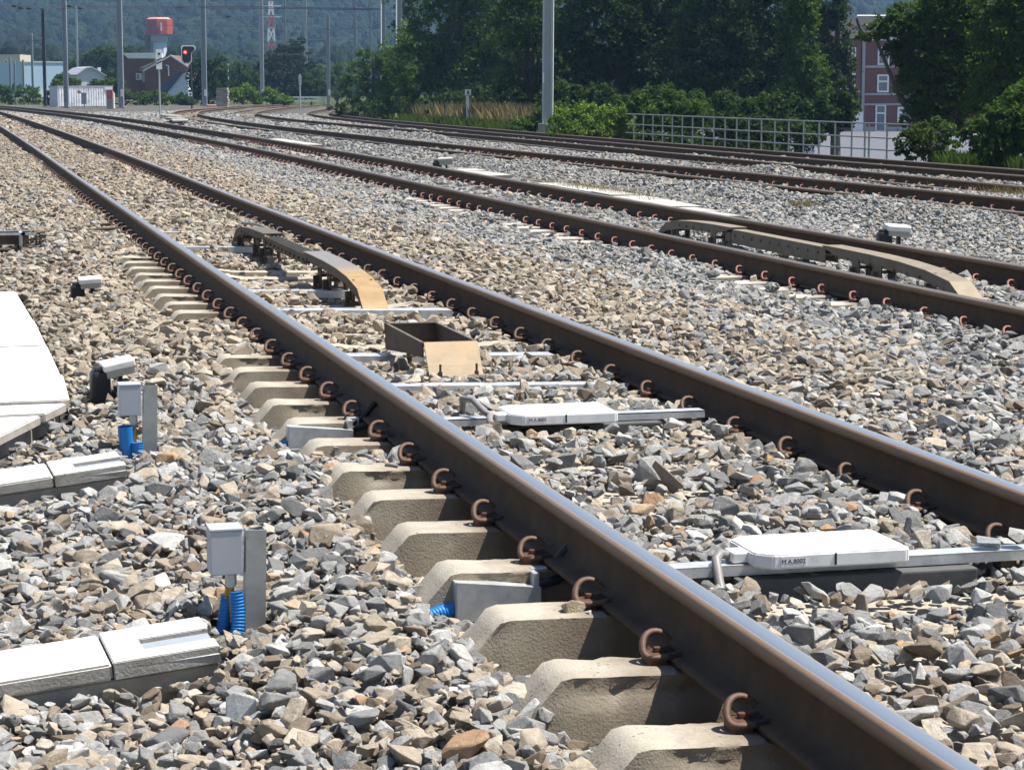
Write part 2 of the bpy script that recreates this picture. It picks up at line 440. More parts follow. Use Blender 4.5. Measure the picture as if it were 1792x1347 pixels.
# ------------------------------------------------------------------ ballast
# left-hand exposure of the sleepers of the nearest track (1 = ends stand clear of the stones)
def expo(y):
    y = np.asarray(y, float)
    e = 1-sstep(y, 7.75, 8.25)
    e = np.maximum(e, .66*sstep(y, 8.5, 8.8)*(1-sstep(y, 11.3, 11.9)))
    e = np.maximum(e, .70*sstep(y, 13.3, 13.9)*(1-sstep(y, 18.2, 19.2)))
    return e
def expo2(y):
    y = np.asarray(y, float)
    e = .62*sstep(y, 13.9, 14.6)*(1-sstep(y, 16.9, 17.5))
    e = np.maximum(e, .62*sstep(y, 19.8, 20.4)*(1-sstep(y, 24.2, 25)))
    e = np.maximum(e, .62*sstep(y, 25.8, 26.4)*(1-sstep(y, 30, 31.5)))
    return e
def level(x, y):
    x = np.asarray(x, float); y = np.asarray(y, float)
    n1 = vnoise(x, y, .9, 1); n2 = vnoise(x, y, 2.7, 2); n3 = vnoise(x, y, .33, 3)
    u1, u2, u3, u4, u5 = (x-t.x(np.clip(y, t.ys[0], t.ys[-1])) for t in (T1, T2, T3, T4, T5))
    z = np.full(x.shape, -.26) if x.shape else np.array(-.26)
    # 1: left shoulder
    e = expo(y)
    left = -.195-.155*e*sstep(u1, -1.38, -1.0)-.085*(1-sstep(u1, -2.3, -1.2))+n2*.02
    left = np.where(y > 12, left+.02, left)
    left = left-.055*(1-sstep(x, -1.95, -1.8))*(sstep(y, 4.7, 5.3)*(1-sstep(y, 5.65, 5.9))+sstep(y, 8.0, 8.4)*(1-sstep(y, 8.6, 8.8)))
    left = left-.10*(1-sstep(x, -1.65, -1.5))*sstep(y, 20.2, 21.2)*(1-sstep(y, 22.5, 22.8))
    ins1 = -.190+n1*.014-.012*sstep(np.abs(u1), .55, .7)-.035*(1-sstep(np.abs(u1-.12), .2, .38))*sstep(y, 13.4, 13.9)*(1-sstep(y, 20.6, 21.2))-.04*np.clip(vnoise(x, y, .75, 14)+.15, 0, 1)*sstep(y, 9.6, 10.4)*(1-sstep(y, 21, 23))
    z = np.where(u1 < -.66, left, z)
    z = np.where((u1 >= -.66) & (u1 < .66), ins1, z)
    # between 1 and 2
    w = sstep(u2, -2.7, -1.5)
    b12 = (-.195+.028*np.exp(-((u1-1.7)/.7)**2)+n2*.025)*(1-w) + (-.262+n1*.015-.075*expo2(y)*sstep(u2, -1.5, -1.15))*w
    z = np.where(u1 >= .66, b12, z)
    ins2 = -.272+n1*.014
    z = np.where((u2 >= -.66) & (u2 < .66), ins2, z)
    hump = .5+.5*vnoise(u3*0, y, 2.6, 5)
    near3 = -.37+.185*sstep(u3, -2.6, -1.25)*(.42+.62*hump*sstep(y, 12, 20))*(1-.75*sstep(u3, -1.1, -.82))+n1*.02
    w = sstep(u2, 1.3, 2.6)
    b23 = (-.285+n2*.015)*(1-w)+near3*w
    b23 = np.where((u3 > -1.3) & (u3 < -.6), near3, b23)
    z = np.where((u2 >= .66) & (u3 < -.66), b23, z)
    z = np.where((u3 >= -.66) & (u3 < .66), -.395+n1*.015, z)
    h34 = -.42+.17*np.exp(-((u4+1.35)/.55)**2)*(.2+1.0*np.clip(vnoise(u4*0, y, 2.9, 6)+.1, 0, 1))+n1*.02
    z = np.where((u3 >= .66) & (u4 < -.66), h34, z)
    z = np.where((u4 >= -.66) & (u4 < .66), -.54+n1*.015, z)
    z = np.where((u4 >= .66) & (u5 < -.66), -.55+n1*.03, z)
    z = np.where((u5 >= -.66) & (u5 < .66), -.585, z)
    z = np.where(u5 >= .66, -.60-.1*sstep(u5, 1.3, 2.6), z)
    return z+n3*.012
def warm(x, y):
    """share of brown stones"""
    x = np.asarray(x, float); y = np.asarray(y, float)
    n = vnoise(x, y, 1.3, 8)*.25
    u2 = x-T2.x(np.clip(y, 4, 230))
    w = .42+.48*sstep(y, 8, 13)+n
    w = w*(1-.85*sstep(u2+vnoise(x, y, .8, 9)*.5, -3.0, -1.7))
    for t in (T3, T4, T5):
        uu = np.abs(x-t.x(np.clip(y, t.ys[0], t.ys[-1]))); w = np.maximum(w, .88*(1-sstep(uu, .8, 1.15)))
    return np.clip(w, .05, .9)
# solid things the stones keep clear of: x0,x1,y0,y1,z top of the clear box (stones whose level is below it are left out)
KEEP = [(-.42,.58,15.24,15.33,-.135),(-.42,.60,13.82,13.96,-.135),(-.42,.60,11.35,11.47,-.135),(-.3,.45,10.22,10.30,-.14),(-.40,-.12,19.71,19.79,-.135),(-.45,-.2,21.86,21.94,-.135),(-1.83,-1.675,5.90,6.16,.2),(-1.83,-1.69,9.05,9.26,.2),(-.34,.42,5.76,5.92,-.14),(-.34,.36,8.74,8.9,-.14),
        (-3.2,-1.975,10.2,16.35,.1),(-3.2,-2.1,9.7,10.2,.1),(-3.2,-2.28,9.1,9.7,.1),(-2.6,-1.60,22.0,22.66,.2),(-1.87,-1.72,10.70,11.0,.2),(-1.69,-1.54,15.6,15.99,.2),
        (-1.175,-.84,6.13,6.22,.1),(-1.24,-1.15,6.10,6.24,.1)]
def scatter(y0, y1, cell, smean, lift, seed, margin=.7):
    g = np.random.default_rng(seed)
    ys = np.arange(y0, y1, cell)
    # across: from the left edge of view to beyond the last rail
    yaw = R(14.22); hf = R(12.87+1.2)
    pts = []
    for y in ys:
        xl = CAM.x+math.tan(yaw-hf)*y-margin; xr = CAM.x+math.tan(yaw+hf)*y*1.02+margin
        n = int((xr-xl)/cell); xs = xl+np.arange(n)*cell
        pts.append(np.stack([xs+g.uniform(-.5, .5, n)*cell*1.1, y+g.uniform(-.5, .5, n)*cell*1.1], 1))
    p = np.concatenate(pts); x, y = p[:,0], p[:,1]
    n = len(p)
    s = np.clip(g.lognormal(math.log(smean), .30, n), smean*.5, smean*2.1)
    z = level(x, y)+lift+g.normal(0, .010, n)
    ok = np.ones(n, bool)
    # rails, sleepers
    for t, ys_, far in ((T1, None, 45), (T2, None, 66), (T3, None, 60), (T4, None, 52), (T5, None, 60)):
        yc = np.clip(y, t.ys[0], t.ys[-1]); u = x-t.x(yc)
        d = np.abs(np.abs(u)-.7535)
        ok &= ~(d < .045+.38*s)
        top = t.z-.181
        ok &= ~((d < .088+.30*s) & (z > top-.03)) | (d > .16)
        # clear pocket round the clips keeps them readable
        base = {0:5.09}.get(0) if t is T1 else {T2:9.25, T3:20.3, T4:26.3, T5:30}[t]
        dy = np.abs((y-base+.3) % .6-.3)
        foot = (np.abs(u) < 1.30) & (dy < .098+.42*s*(y < 20)) & (y < far)
        # sloping end of the sleeper
        tl = np.where(np.abs(u) > 1.09, top-(np.abs(u)-1.09)*1.1, top)
        hidden = z > tl-.022-(.03 if t not in (T1, T2) else .0)
        ok &= ~(foot & ~hidden)
        z = np.where(foot & hidden, np.maximum(z, tl+.28*s), z)
        clip = (np.abs(d-.108) < .055+.2*s) & (dy < .06) & (y < far)
        ok &= ~clip | (g.random(n) < .12)
    for x0, x1, ya, yb, zt in KEEP:
        ok &= ~((x > x0-.3*s) & (x < x1+.3*s) & (y > ya-.3*s) & (y < yb+.3*s) & (z < zt))
    for X0, Y0, a in ((-1.862, 5.835, 2.5), (-1.870, 8.735, 2.5)):
        ca, sa = math.cos(R(a)), math.sin(R(a)); uu = (x-X0)*ca+(y-Y0)*sa; vv = -(x-X0)*sa+(y-Y0)*ca
        ok &= ~((uu < .28*s) & (uu > -1.7) & (np.abs(vv) < .165+.28*s))
    ul = x-T2.x(np.clip(y, 4, 230))-1.52+.24*(1-sstep(y, 23.5, 27.5))
    ok &= ~((np.abs(ul-.05*np.sin(y*.5)+.10) < (.02+.30*sstep(vnoise(y*0, y, 3.1, 12), -.65, .35))*(1.25-.95*sstep(y, 30, 33)+.6*sstep(y, 54, 58))) & (y > 23.5) & (y < 118) & ~((y > 42.5) & (y < 55)) & ~((y > 82) & (y < 92)) & (z < -.15))
    u5 = x-T5.x(np.clip(y, 20, 230))
    ok &= (u5 < 2.6) & (x > -7)
    x, y, z, s = x[ok], y[ok], z[ok], s[ok]; n = len(x)
    w = warm(x, y); tone_k = 1-.14*sstep(y, 8, 13)-.40*sstep(y, 13, 55)  # tone factor: lower farther down the line and inside the far tracks
    for t in (T3, T4, T5): tone_k = tone_k*(1-.62*(1-sstep(np.abs(x-t.x(np.clip(y, t.ys[0], t.ys[-1]))), .75, 1.2)))
    u5_ = x-T5.x(np.clip(y, 20, 230)); tone_k = tone_k*(1-.5*sstep(u5_, .7, 1.2))
    rot = np.stack([g.normal(0, .33, n), g.normal(0, .33, n), g.uniform(0, 6.283, n)], 1)
    flip = g.random(n) < .2; rot[flip, 0] += g.uniform(-1.5, 1.5, flip.sum())
    return np.stack([x, y, z], 1), rot, s, (g.random(n) < w).astype(np.float32), g.random(n)*tone_k
bands = [(2.9, 9, .043, .048, -.014, 1), (2.9, 9, .053, .050, .006, 2), (3.2, 9, .11, .068, .014, 3), (2.9, 9, .06, .026, .012, 11),
         (9, 16, .045, .050, -.012, 4), (9, 16, .058, .052, .008, 5), (9, 16, .11, .066, .014, 12),
         (16, 27, .050, .053, -.010, 6), (16, 27, .074, .058, .011, 7),
         (27, 48, .068, .066, .0, 8), (48, 80, .11, .088, -.02, 9), (80, 160, .24, .16, -.06, 10)]
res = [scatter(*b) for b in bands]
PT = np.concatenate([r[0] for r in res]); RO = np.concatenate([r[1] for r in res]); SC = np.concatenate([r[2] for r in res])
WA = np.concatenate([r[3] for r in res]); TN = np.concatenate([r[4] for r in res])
print('stones', len(PT))
# ---- stone material
def stone_mat():
    t = NT('ballast_stone'); oc = t.coord('Object'); oi = t.new('ShaderNodeObjectInfo').outputs['Random']
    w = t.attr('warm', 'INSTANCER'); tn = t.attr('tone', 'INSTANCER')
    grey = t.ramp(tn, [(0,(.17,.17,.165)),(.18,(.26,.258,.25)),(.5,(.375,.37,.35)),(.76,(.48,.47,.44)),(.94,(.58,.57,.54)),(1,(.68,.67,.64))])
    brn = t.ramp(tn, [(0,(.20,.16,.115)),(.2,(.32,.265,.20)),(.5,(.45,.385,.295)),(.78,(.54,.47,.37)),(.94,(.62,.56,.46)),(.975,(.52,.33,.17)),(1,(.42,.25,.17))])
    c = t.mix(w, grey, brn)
    v = t.new('ShaderNodeVectorMath', operation='SCALE'); t.l(oc, v.inputs[0])
    vv = t.new('ShaderNodeVectorMath', operation='ADD'); t.l(oc, vv.inputs[0])
    cb = t.new('ShaderNodeCombineXYZ'); t.l(t.math('MULTIPLY', oi, 51), cb.inputs[0]); t.l(t.math('MULTIPLY', tn, 23), cb.inputs[1]); t.l(cb.outputs[0], vv.inputs[1])
    n = t.noise(3.4, vv.outputs[0], 8, .8)
    c = t.mix(t.ramp(n, [(.3,(.55,)*3),(.62,(0,0,0))]), c, t.mix(w, (.10,.10,.10), (.16,.115,.075)))
    c = t.mix(t.ramp(n, [(.6,(0,0,0)),(.85,(.5,)*3)]), c, (.58,.55,.49))
    t.set(Base_Color=c, Roughness=.85, Specular_IOR_Level=.3)
    t.bump(t.noise(7, vv.outputs[0], 6, .75), .55, .06)
    return t.m
STONE_M = stone_mat()
rocks = bpy.data.collections.new('rock_shapes')
for i in range(16):
    g = np.random.default_rng(100+i)
    bm = bmesh.new()
    a = np.array([.58, .43*g.uniform(.8, 1.15), .31*g.uniform(.7, 1.25)])
    k = int(g.integers(11, 17))
    P = g.normal(size=(k, 3)); P /= np.linalg.norm(P, axis=1)[:, None]
    P = np.sign(P)*np.abs(P)**.75
    P *= a*g.uniform(.82, 1.08, (k, 1))
    for p in P: bm.verts.new(p)
    r = bmesh.ops.convex_hull(bm, input=bm.verts)
    bmesh.ops.delete(bm, geom=[e for e in r['geom_interior'] if isinstance(e, bmesh.types.BMVert)], context='VERTS')
    bmesh.ops.dissolve_limit(bm, angle_limit=R(14), verts=bm.verts, edges=bm.edges)
    bmesh.ops.bevel(bm, geom=list(bm.edges), offset=.028, segments=1, affect='EDGES', clamp_overlap=True)
    bmesh.ops.triangulate(bm, faces=bm.faces)
    me = bpy.data.meshes.new('rock_shape'); bm.to_mesh(me); bm.free(); me.materials.append(STONE_M)
    rocks.objects.link(bpy.data.objects.new('rock_shape_%02d' % i, me))
me = bpy.data.meshes.new('ballast_stones')
me.vertices.add(len(PT)); me.vertices.foreach_set('co', PT.astype(np.float32).ravel())
def addattr(nm, typ, arr, key):
    a = me.attributes.new(nm, typ, 'POINT'); a.data.foreach_set(key, np.ascontiguousarray(arr).ravel())
addattr('rot', 'FLOAT_VECTOR', RO.astype(np.float32), 'vector')
addattr('siz', 'FLOAT', SC.astype(np.float32), 'value')
addattr('pick', 'INT', rng.integers(0, 16, len(PT)).astype(np.int32), 'value')
addattr('warm', 'FLOAT', WA.astype(np.float32), 'value')
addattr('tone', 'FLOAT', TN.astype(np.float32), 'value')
stones = bpy.data.objects.new('ballast_stones', me); COL.objects.link(stones)
tag(stones, 'crushed grey and brown ballast stones heaped around and between all the tracks', 'ballast', kind='stuff')
ng = bpy.data.node_groups.new('stones_on_points', 'GeometryNodeTree')
ng.interface.new_socket('Geometry', in_out='INPUT', socket_type='NodeSocketGeometry')
ng.interface.new_socket('Geometry', in_out='OUTPUT', socket_type='NodeSocketGeometry')
def gn(t): return ng.nodes.new(t)
gi, go = gn('NodeGroupInput'), gn('NodeGroupOutput')
iop = gn('GeometryNodeInstanceOnPoints'); ci = gn('GeometryNodeCollectionInfo')
ci.inputs['Collection'].default_value = rocks; ci.inputs['Separate Children'].default_value = True; ci.inputs['Reset Children'].default_value = True
def na(name, typ):
    n = gn('GeometryNodeInputNamedAttribute'); n.data_type = typ; n.inputs['Name'].default_value = name
    return next(o for o in n.outputs if o.enabled and o.name == 'Attribute')
L = ng.links.new
mtp = gn('GeometryNodeMeshToPoints')
L(gi.outputs[0], mtp.inputs['Mesh']); L(mtp.outputs[0], iop.inputs['Points']); L(ci.outputs[0], iop.inputs['Instance'])
iop.inputs['Pick Instance'].default_value = True
L(na('pick', 'INT'), iop.inputs['Instance Index'])
e2r = gn('FunctionNodeEulerToRotation'); L(na('rot', 'FLOAT_VECTOR'), e2r.inputs[0]); L(e2r.outputs[0], iop.inputs['Rotation'])
L(na('siz', 'FLOAT'), iop.inputs['Scale']); L(iop.outputs[0], go.inputs[0])
mod = stones.modifiers.new('stones', 'NODES'); mod.node_group = ng

# ---- bed under the stones
def bed():
    ys = [2.2]
    while ys[-1] < 235: ys.append(ys[-1]*1.012+.05)
    ys = np.array(ys); k = len(ys); m = 260
    u = np.linspace(0, 1, m)
    yaw = R(14.22)
    co = np.zeros((k, m, 3))
    for i, y in enumerate(ys):
        xl = min(CAM.x+math.tan(yaw-R(16))*y-2.0, -5); xr = float(T5.x(np.clip(y, 20, 230)))+2.8
        xs = xl+(xr-xl)*u
        co[i,:,0] = xs; co[i,:,1] = y; co[i,:,2] = level(xs, np.full(m, y))-(.045 if y < 80 else .045)
    i, j = np.meshgrid(np.arange(k-1), np.arange(m-1), indexing='ij')
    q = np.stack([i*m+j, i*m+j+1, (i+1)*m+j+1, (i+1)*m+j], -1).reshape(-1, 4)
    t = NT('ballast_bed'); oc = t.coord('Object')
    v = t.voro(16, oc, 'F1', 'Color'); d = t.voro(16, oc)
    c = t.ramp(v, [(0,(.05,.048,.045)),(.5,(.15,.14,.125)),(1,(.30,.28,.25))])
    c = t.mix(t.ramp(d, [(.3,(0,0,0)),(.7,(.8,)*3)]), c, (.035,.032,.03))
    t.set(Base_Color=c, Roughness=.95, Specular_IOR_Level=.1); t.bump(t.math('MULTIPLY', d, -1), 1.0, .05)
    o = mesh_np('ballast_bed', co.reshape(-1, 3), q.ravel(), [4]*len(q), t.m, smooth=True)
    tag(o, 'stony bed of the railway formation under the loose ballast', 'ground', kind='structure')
bed()
# ------------------------------------------------------------------ things beside and between the near rails
WHITE_C = concrete_mat('lid_concrete', (.52,.515,.50), (.70,.695,.675), .6, .35)
WHITE_C2 = concrete_mat('trough_concrete', (.40,.40,.39), (.50,.50,.48), .4, 0)
PLATE_M = simple('plate_white', (.80,.79,.77), .45, 0, .04, 6, .05, dirt=(.62,.59,.54), dscale=9)
ALU_M = simple('galvanised', (.62,.63,.63), .42, .55, .18, 9, .08, dirt=(.42,.42,.41), dscale=14)
ZINC_M = simple('zinc_post', (.40,.40,.385), .5, .45, .15, 14, .12, dirt=(.27,.265,.25), dscale=8)
BOXG_M = simple('box_grey', (.37,.39,.42), .5, 0, .05, 5, .03, dirt=(.42,.43,.44), dscale=4)
GLAND_M = simple('gland_grey', (.55,.53,.47), .5, 0, .08, 20, .05)
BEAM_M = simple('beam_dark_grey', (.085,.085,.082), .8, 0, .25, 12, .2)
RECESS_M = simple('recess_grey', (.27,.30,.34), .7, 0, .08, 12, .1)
BLUE_M = simple('conduit_blue', (.018,.19,.52), .38, 0, .15, 20, .05)
YEL_M = simple('cable_yellow', (.50,.27,.02), .5, 0, .15, 30, .05)
BLK_M = simple('plastic_black', (.016,.015,.016), .45, 0, .3, 16, .1)
CAP_M = simple('cap_cream', (.80,.78,.72), .5, 0, .06, 9, .05, dirt=(.55,.50,.42), dscale=9)
CAPD_M = simple('cap_dull_grey', (.40,.37,.32), .55, 0, .1, 12, .05)  # darker grey of the cap skirts and of one whole cap
RUBBER_M = simple('cable_grey', (.22,.21,.20), .5, 0, .12, 40, .1)
TAN_M = simple('rusty_tan_steel', (.30,.225,.14), .6, .15, .22, 10, .2, dirt=(.30,.19,.09), dscale=5)
DSTEEL_M = simple('dark_rusty_steel', (.085,.066,.048), .6, .3, .35, 16, .2, dirt=(.13,.085,.05), dscale=6)
OLIVE_M = simple('weathered_olive_steel', (.155,.135,.10), .55, .3, .25, 14, .15, dirt=(.11,.085,.055), dscale=6)
RAMP2_M = simple('weathered_tan_steel', (.25,.205,.145), .55, .25, .2, 12, .15, dirt=(.24,.18,.11), dscale=5)
BRASS_M = simple('contact_slats', (.17,.17,.14), .5, .3, .3, 30, .1)
def ramp_steel():
    t = NT('ramp_worn_steel'); oc = t.coord(); sp = t.new('ShaderNodeSeparateXYZ'); t.l(oc, sp.inputs[0])
    n = t.noise(7, oc, 5)
    f = t.math('ADD', t.math('MULTIPLY', t.math('SUBTRACT', sp.outputs[1], .78), 1.3), t.math('MULTIPLY', t.math('SUBTRACT', n, .5), .5))
    f = t.ramp(f, [(.0,(0,0,0)),(.55,(1,1,1))])
    tan = t.ramp(n, [(.3,(.25,.155,.065)),(.7,(.37,.25,.12))])
    t.set(Base_Color=t.mix(f, tan, (.25,.23,.21)), Metallic=t.math('MULTIPLY', f, .35), Roughness=t.ramp(f, [(0,(.65,)*3),(1,(.48,)*3)]))
    t.bump(t.noise(50, oc, 3), .15, .003); return t.m
RAMP_M = ramp_steel()
def ribbed(mb, pts, r, n=14, pitch=.0095, mi=0):
    """corrugated conduit along a path"""
    P = [Vector(p) for p in pts]
    for _ in range(3):
        N = [P[0]]
        for a, c in zip(P[:-1], P[1:]): N += [a*.75+c*.25, a*.25+c*.75]
        P = N+[P[-1]]
    L = [0]
    for a, c in zip(P[:-1], P[1:]): L.append(L[-1]+(c-a).length)
    out, rr = [], []; d = 0; k = 0
    while d < L[-1]:
        i = max(j for j in range(len(L)) if L[j] <= d); i = min(i, len(P)-2)
        t = (d-L[i])/max(L[i+1]-L[i], 1e-6); out.append(P[i].lerp(P[i+1], t)); rr.append(r if k % 4 < 2 else r*.87); d += pitch/4*(1 if k % 2 else 1); k += 1
    mb.tube(out, rr, n, mi)

# ---- junction boxes on galvanised posts
def junction(loc, label, variant):
    t = empty('junction_box_post', loc)
    tag(t, label, 'junction box', 'junction boxes on galvanised posts')
    W_, Dp, H = .057, .048, .62; top = .305
    b = MB()
    z = top-H/2
    b.box((0, 0, z), (W_, .005, H)); b.box((-W_/2+.0025, Dp/2+.0025, z), (.005, Dp, H)); b.box((W_/2-.0025, Dp/2+.0025, z), (.005, Dp, H))
    p = b.build('channel_post', ZINC_M, t); p.rotation_euler = (0, R(1.4), 0)
    b = MB(); b.box((-W_/2-.047, .046, top-.062), (.090, .095, .124), ch=.004)
    bx = b.build('enclosure', BOXG_M, t)
    b = MB(); b.box((-W_/2-.047, .046, top+.0035), (.093, .098, .007), ch=.002); b.build('lid', BOXG_M, bx)
    b = MB(); b.tube([(-.062,.03,top-.123),(-.062,.03,top-.158)], .0165, 6, smooth=False); b.tube([(-.062,.03,top-.145),(-.062,.03,top-.163)], .0135, 12); b.build('cable_gland', GLAND_M, bx)
    if variant == 0:
        b = MB(); b.tube([(-.062,.03,top-.155),(-.060,.028,top-.2),(-.058,.02,top-.26)], .0085, 8); b.tube([(-.070,.035,top-.17),(-.078,.045,top-.22),(-.085,.05,top-.30)], .007, 8); b.build('cable', YEL_M, t)
        b = MB(); ribbed(b, [(-.050,.008,top-.172),(-.046,.003,top-.23),(-.052,-.015,top-.30),(-.082,-.035,top-.36),(-.13,-.05,top-.42)], .0205); b.build('conduit', BLUE_M, t)
        b = MB(); ribbed(b, [(-.070,.05,top-.19),(-.078,.05,top-.26),(-.10,.03,top-.33),(-.15,.02,top-.40)], .0195); b.build('conduit', BLUE_M, t)
    else:
        b = MB(); b.tube([(-.062,.03,top-.155),(-.060,.02,top-.2),(-.066,.01,top-.26)], .0105, 8); b.build('cable', YEL_M, t)
        b = MB(); ribbed(b, [(-.050,.0,top-.235),(-.05,-.005,top-.32),(-.052,-.01,top-.40),(-.07,-.02,top-.48)], .0265); b.build('conduit', BLUE_M, t)
        b = MB(); b.tube([(-.092,.03,top-.170),(-.088,.03,top-.25),(-.075,.02,top-.36),(-.07,.02,top-.45)], [.036,.034,.028,.024], 14, caps=False); b.build('conduit', BLUE_M, t)
    return t
junction((-1.705, 6.10, -.29), 'grey junction box on a galvanised post nearest the camera, blue conduits below it', 0)
junction((-1.716, 9.22, -.285), 'grey junction box on a galvanised post farther off, in front of the tilted white cap', 1)

# ---- concrete cable troughs with lids, ending at the posts
def trough(name_loc, rz, ry, labels, y0, length):
    x, y, z = name_loc
    M = Matrix.Rotation(rz, 3, 'Z')
    def thing(nm, mb, mat, label, cat, grp, bevel=.003):
        o = mb.build(nm, mat, None, bevel=bevel); o.location = (x, y, z); o.rotation_euler = (0, ry, rz)
        tag(o, label, cat, grp); return o
    w = .335
    b = MB(); b.box((-length/2-.004, 0, -.155), (length, w-.03, .21)); thing('cable_trough', b, WHITE_C2, labels[0], 'cable trough', 'cable troughs')
    b = MB()   # end lid with its lifting recess, open at the end
    e = .275
    b.box((-e/2, 0, -.0335), (e, w, .027)); b.box((-e/2, .098, -.010), (e, w-.196, .020)); b.box((-e/2, -.125, -.010), (e, .085, .020)); b.box((-e+.045, -.027, -.010), (.09, .113, .020))
    ld = thing('trough_lid', b, WHITE_C, labels[1], 'trough lid', 'trough lids', .0025)
    b = MB(); b.box((-e/2+.045, -.027, -.0165), (e-.094, .1125, .006)); b.build('recess_floor', RECESS_M, ld)  # recess floor, set in a darker grey than the lid
    b = MB(); b.box((-e-.004-(length-e)/2, .0, -.0255), (length-e, w-.004, .043)); thing('trough_lid', b, WHITE_C, labels[2], 'trough lid', 'trough lids', .006)
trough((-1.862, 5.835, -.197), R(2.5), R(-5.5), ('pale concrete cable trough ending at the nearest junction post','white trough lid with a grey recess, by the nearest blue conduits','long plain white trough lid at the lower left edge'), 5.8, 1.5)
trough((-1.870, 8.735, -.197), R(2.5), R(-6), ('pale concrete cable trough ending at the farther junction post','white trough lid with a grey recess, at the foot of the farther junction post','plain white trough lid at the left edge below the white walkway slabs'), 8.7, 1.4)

# ---- white slabs along the left edge
def slab(poly, z, th, label):
    b = MB(); b.prism(poly, 'z', z-th, z)
    o = b.build('walkway_slab', WHITE_C, None, bevel=.006); tag(o, label, 'concrete slab', 'white slabs of the cable walkway')
slab([(-3.3,16.25),(-2.03,16.28),(-1.99,14.22),(-3.3,14.18)], -.200, .05, 'white walkway slab at the far end of the bright row, left edge')
slab([(-3.3,14.165),(-1.985,14.205),(-1.975,12.75),(-3.3,12.70)], -.196, .05, 'white walkway slab second from the far end of the bright row')
slab([(-3.3,12.685),(-1.97,12.735),(-1.965,11.40),(-3.3,11.35)], -.198, .05, 'white walkway slab third from the far end of the bright row')
slab([(-3.3,11.335),(-1.955,11.385),(-1.972,10.47),(-2.02,10.43),(-3.3,10.40)], -.194, .05, 'white walkway slab with a clipped corner next to the black stand')
slab([(-3.3,10.385),(-1.99,10.415),(-2.10,10.10),(-3.3,10.02)], -.206, .045, 'narrow white slab wedge at the near end of the bright row')
slab([(-3.3,10.00),(-2.12,10.08),(-2.42,9.20),(-3.3,9.1)], -.212, .045, 'nearest slanting white slab at the near end of the bright row')
b = MB(); b.prism([(-3.25,16.2),(-2.06,16.2),(-2.02,10.5),(-2.44,9.3),(-3.25,9.2)], 'z', -.45, -.262)
o = b.build('duct_wall', WHITE_C2, None); tag(o, 'pale concrete duct body under the white walkway slabs at the left', 'cable duct')

# ---- capped black stands
def stand(loc, sc, tilt, label, rz=0, capmat=None, hs=1.0):
    t = empty('capped_marker', loc, rz); t.scale = (sc, sc, sc)
    tag(t, label, 'marker box', 'capped black trackside boxes')
    b = MB(); b.box((-.035,.0,.035*hs), (.095,.10,.25*hs), ch=.02, taper=.92); b.box((-.04,.005,.165*hs), (.06,.07,.03), ch=.012); b.build('stand', BLK_M, t)
    b = MB(); b.box((.062,.01,.04*hs), (.022,.05,.24*hs), ch=.004); b.build('bracket', BLK_M, t)
    M = Matrix.Rotation(R(-tilt), 3, 'Y') @ Matrix.Rotation(R(4), 3, 'X')
    b = MB(); b.box((.05,.0,.195*hs), (.155,.145,.034), M, ch=.007); c = b.build('cap', capmat or CAP_M, t)
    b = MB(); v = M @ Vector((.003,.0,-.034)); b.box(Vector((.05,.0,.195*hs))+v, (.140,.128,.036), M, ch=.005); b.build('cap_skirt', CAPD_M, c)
stand((-1.765, 10.95, -.29), 1.0, 11, 'black trackside box with a tilted white cap, behind the farther junction post', R(4))
stand((-1.58, 15.95, -.30), 1.02, 3, 'black trackside box with a level white cap, on brown stones beyond the white slabs')
stand((6.26, 19.9, -.32), 1.45, -4, 'black trackside box with a broad cream cap beyond the second track', R(-10), None, .82)
stand((6.35, 40.3, -.30), 1.75, 3, 'black trackside box with a dull grey cap on grey stones beyond the second track', R(-10), CAPD_M, .72)

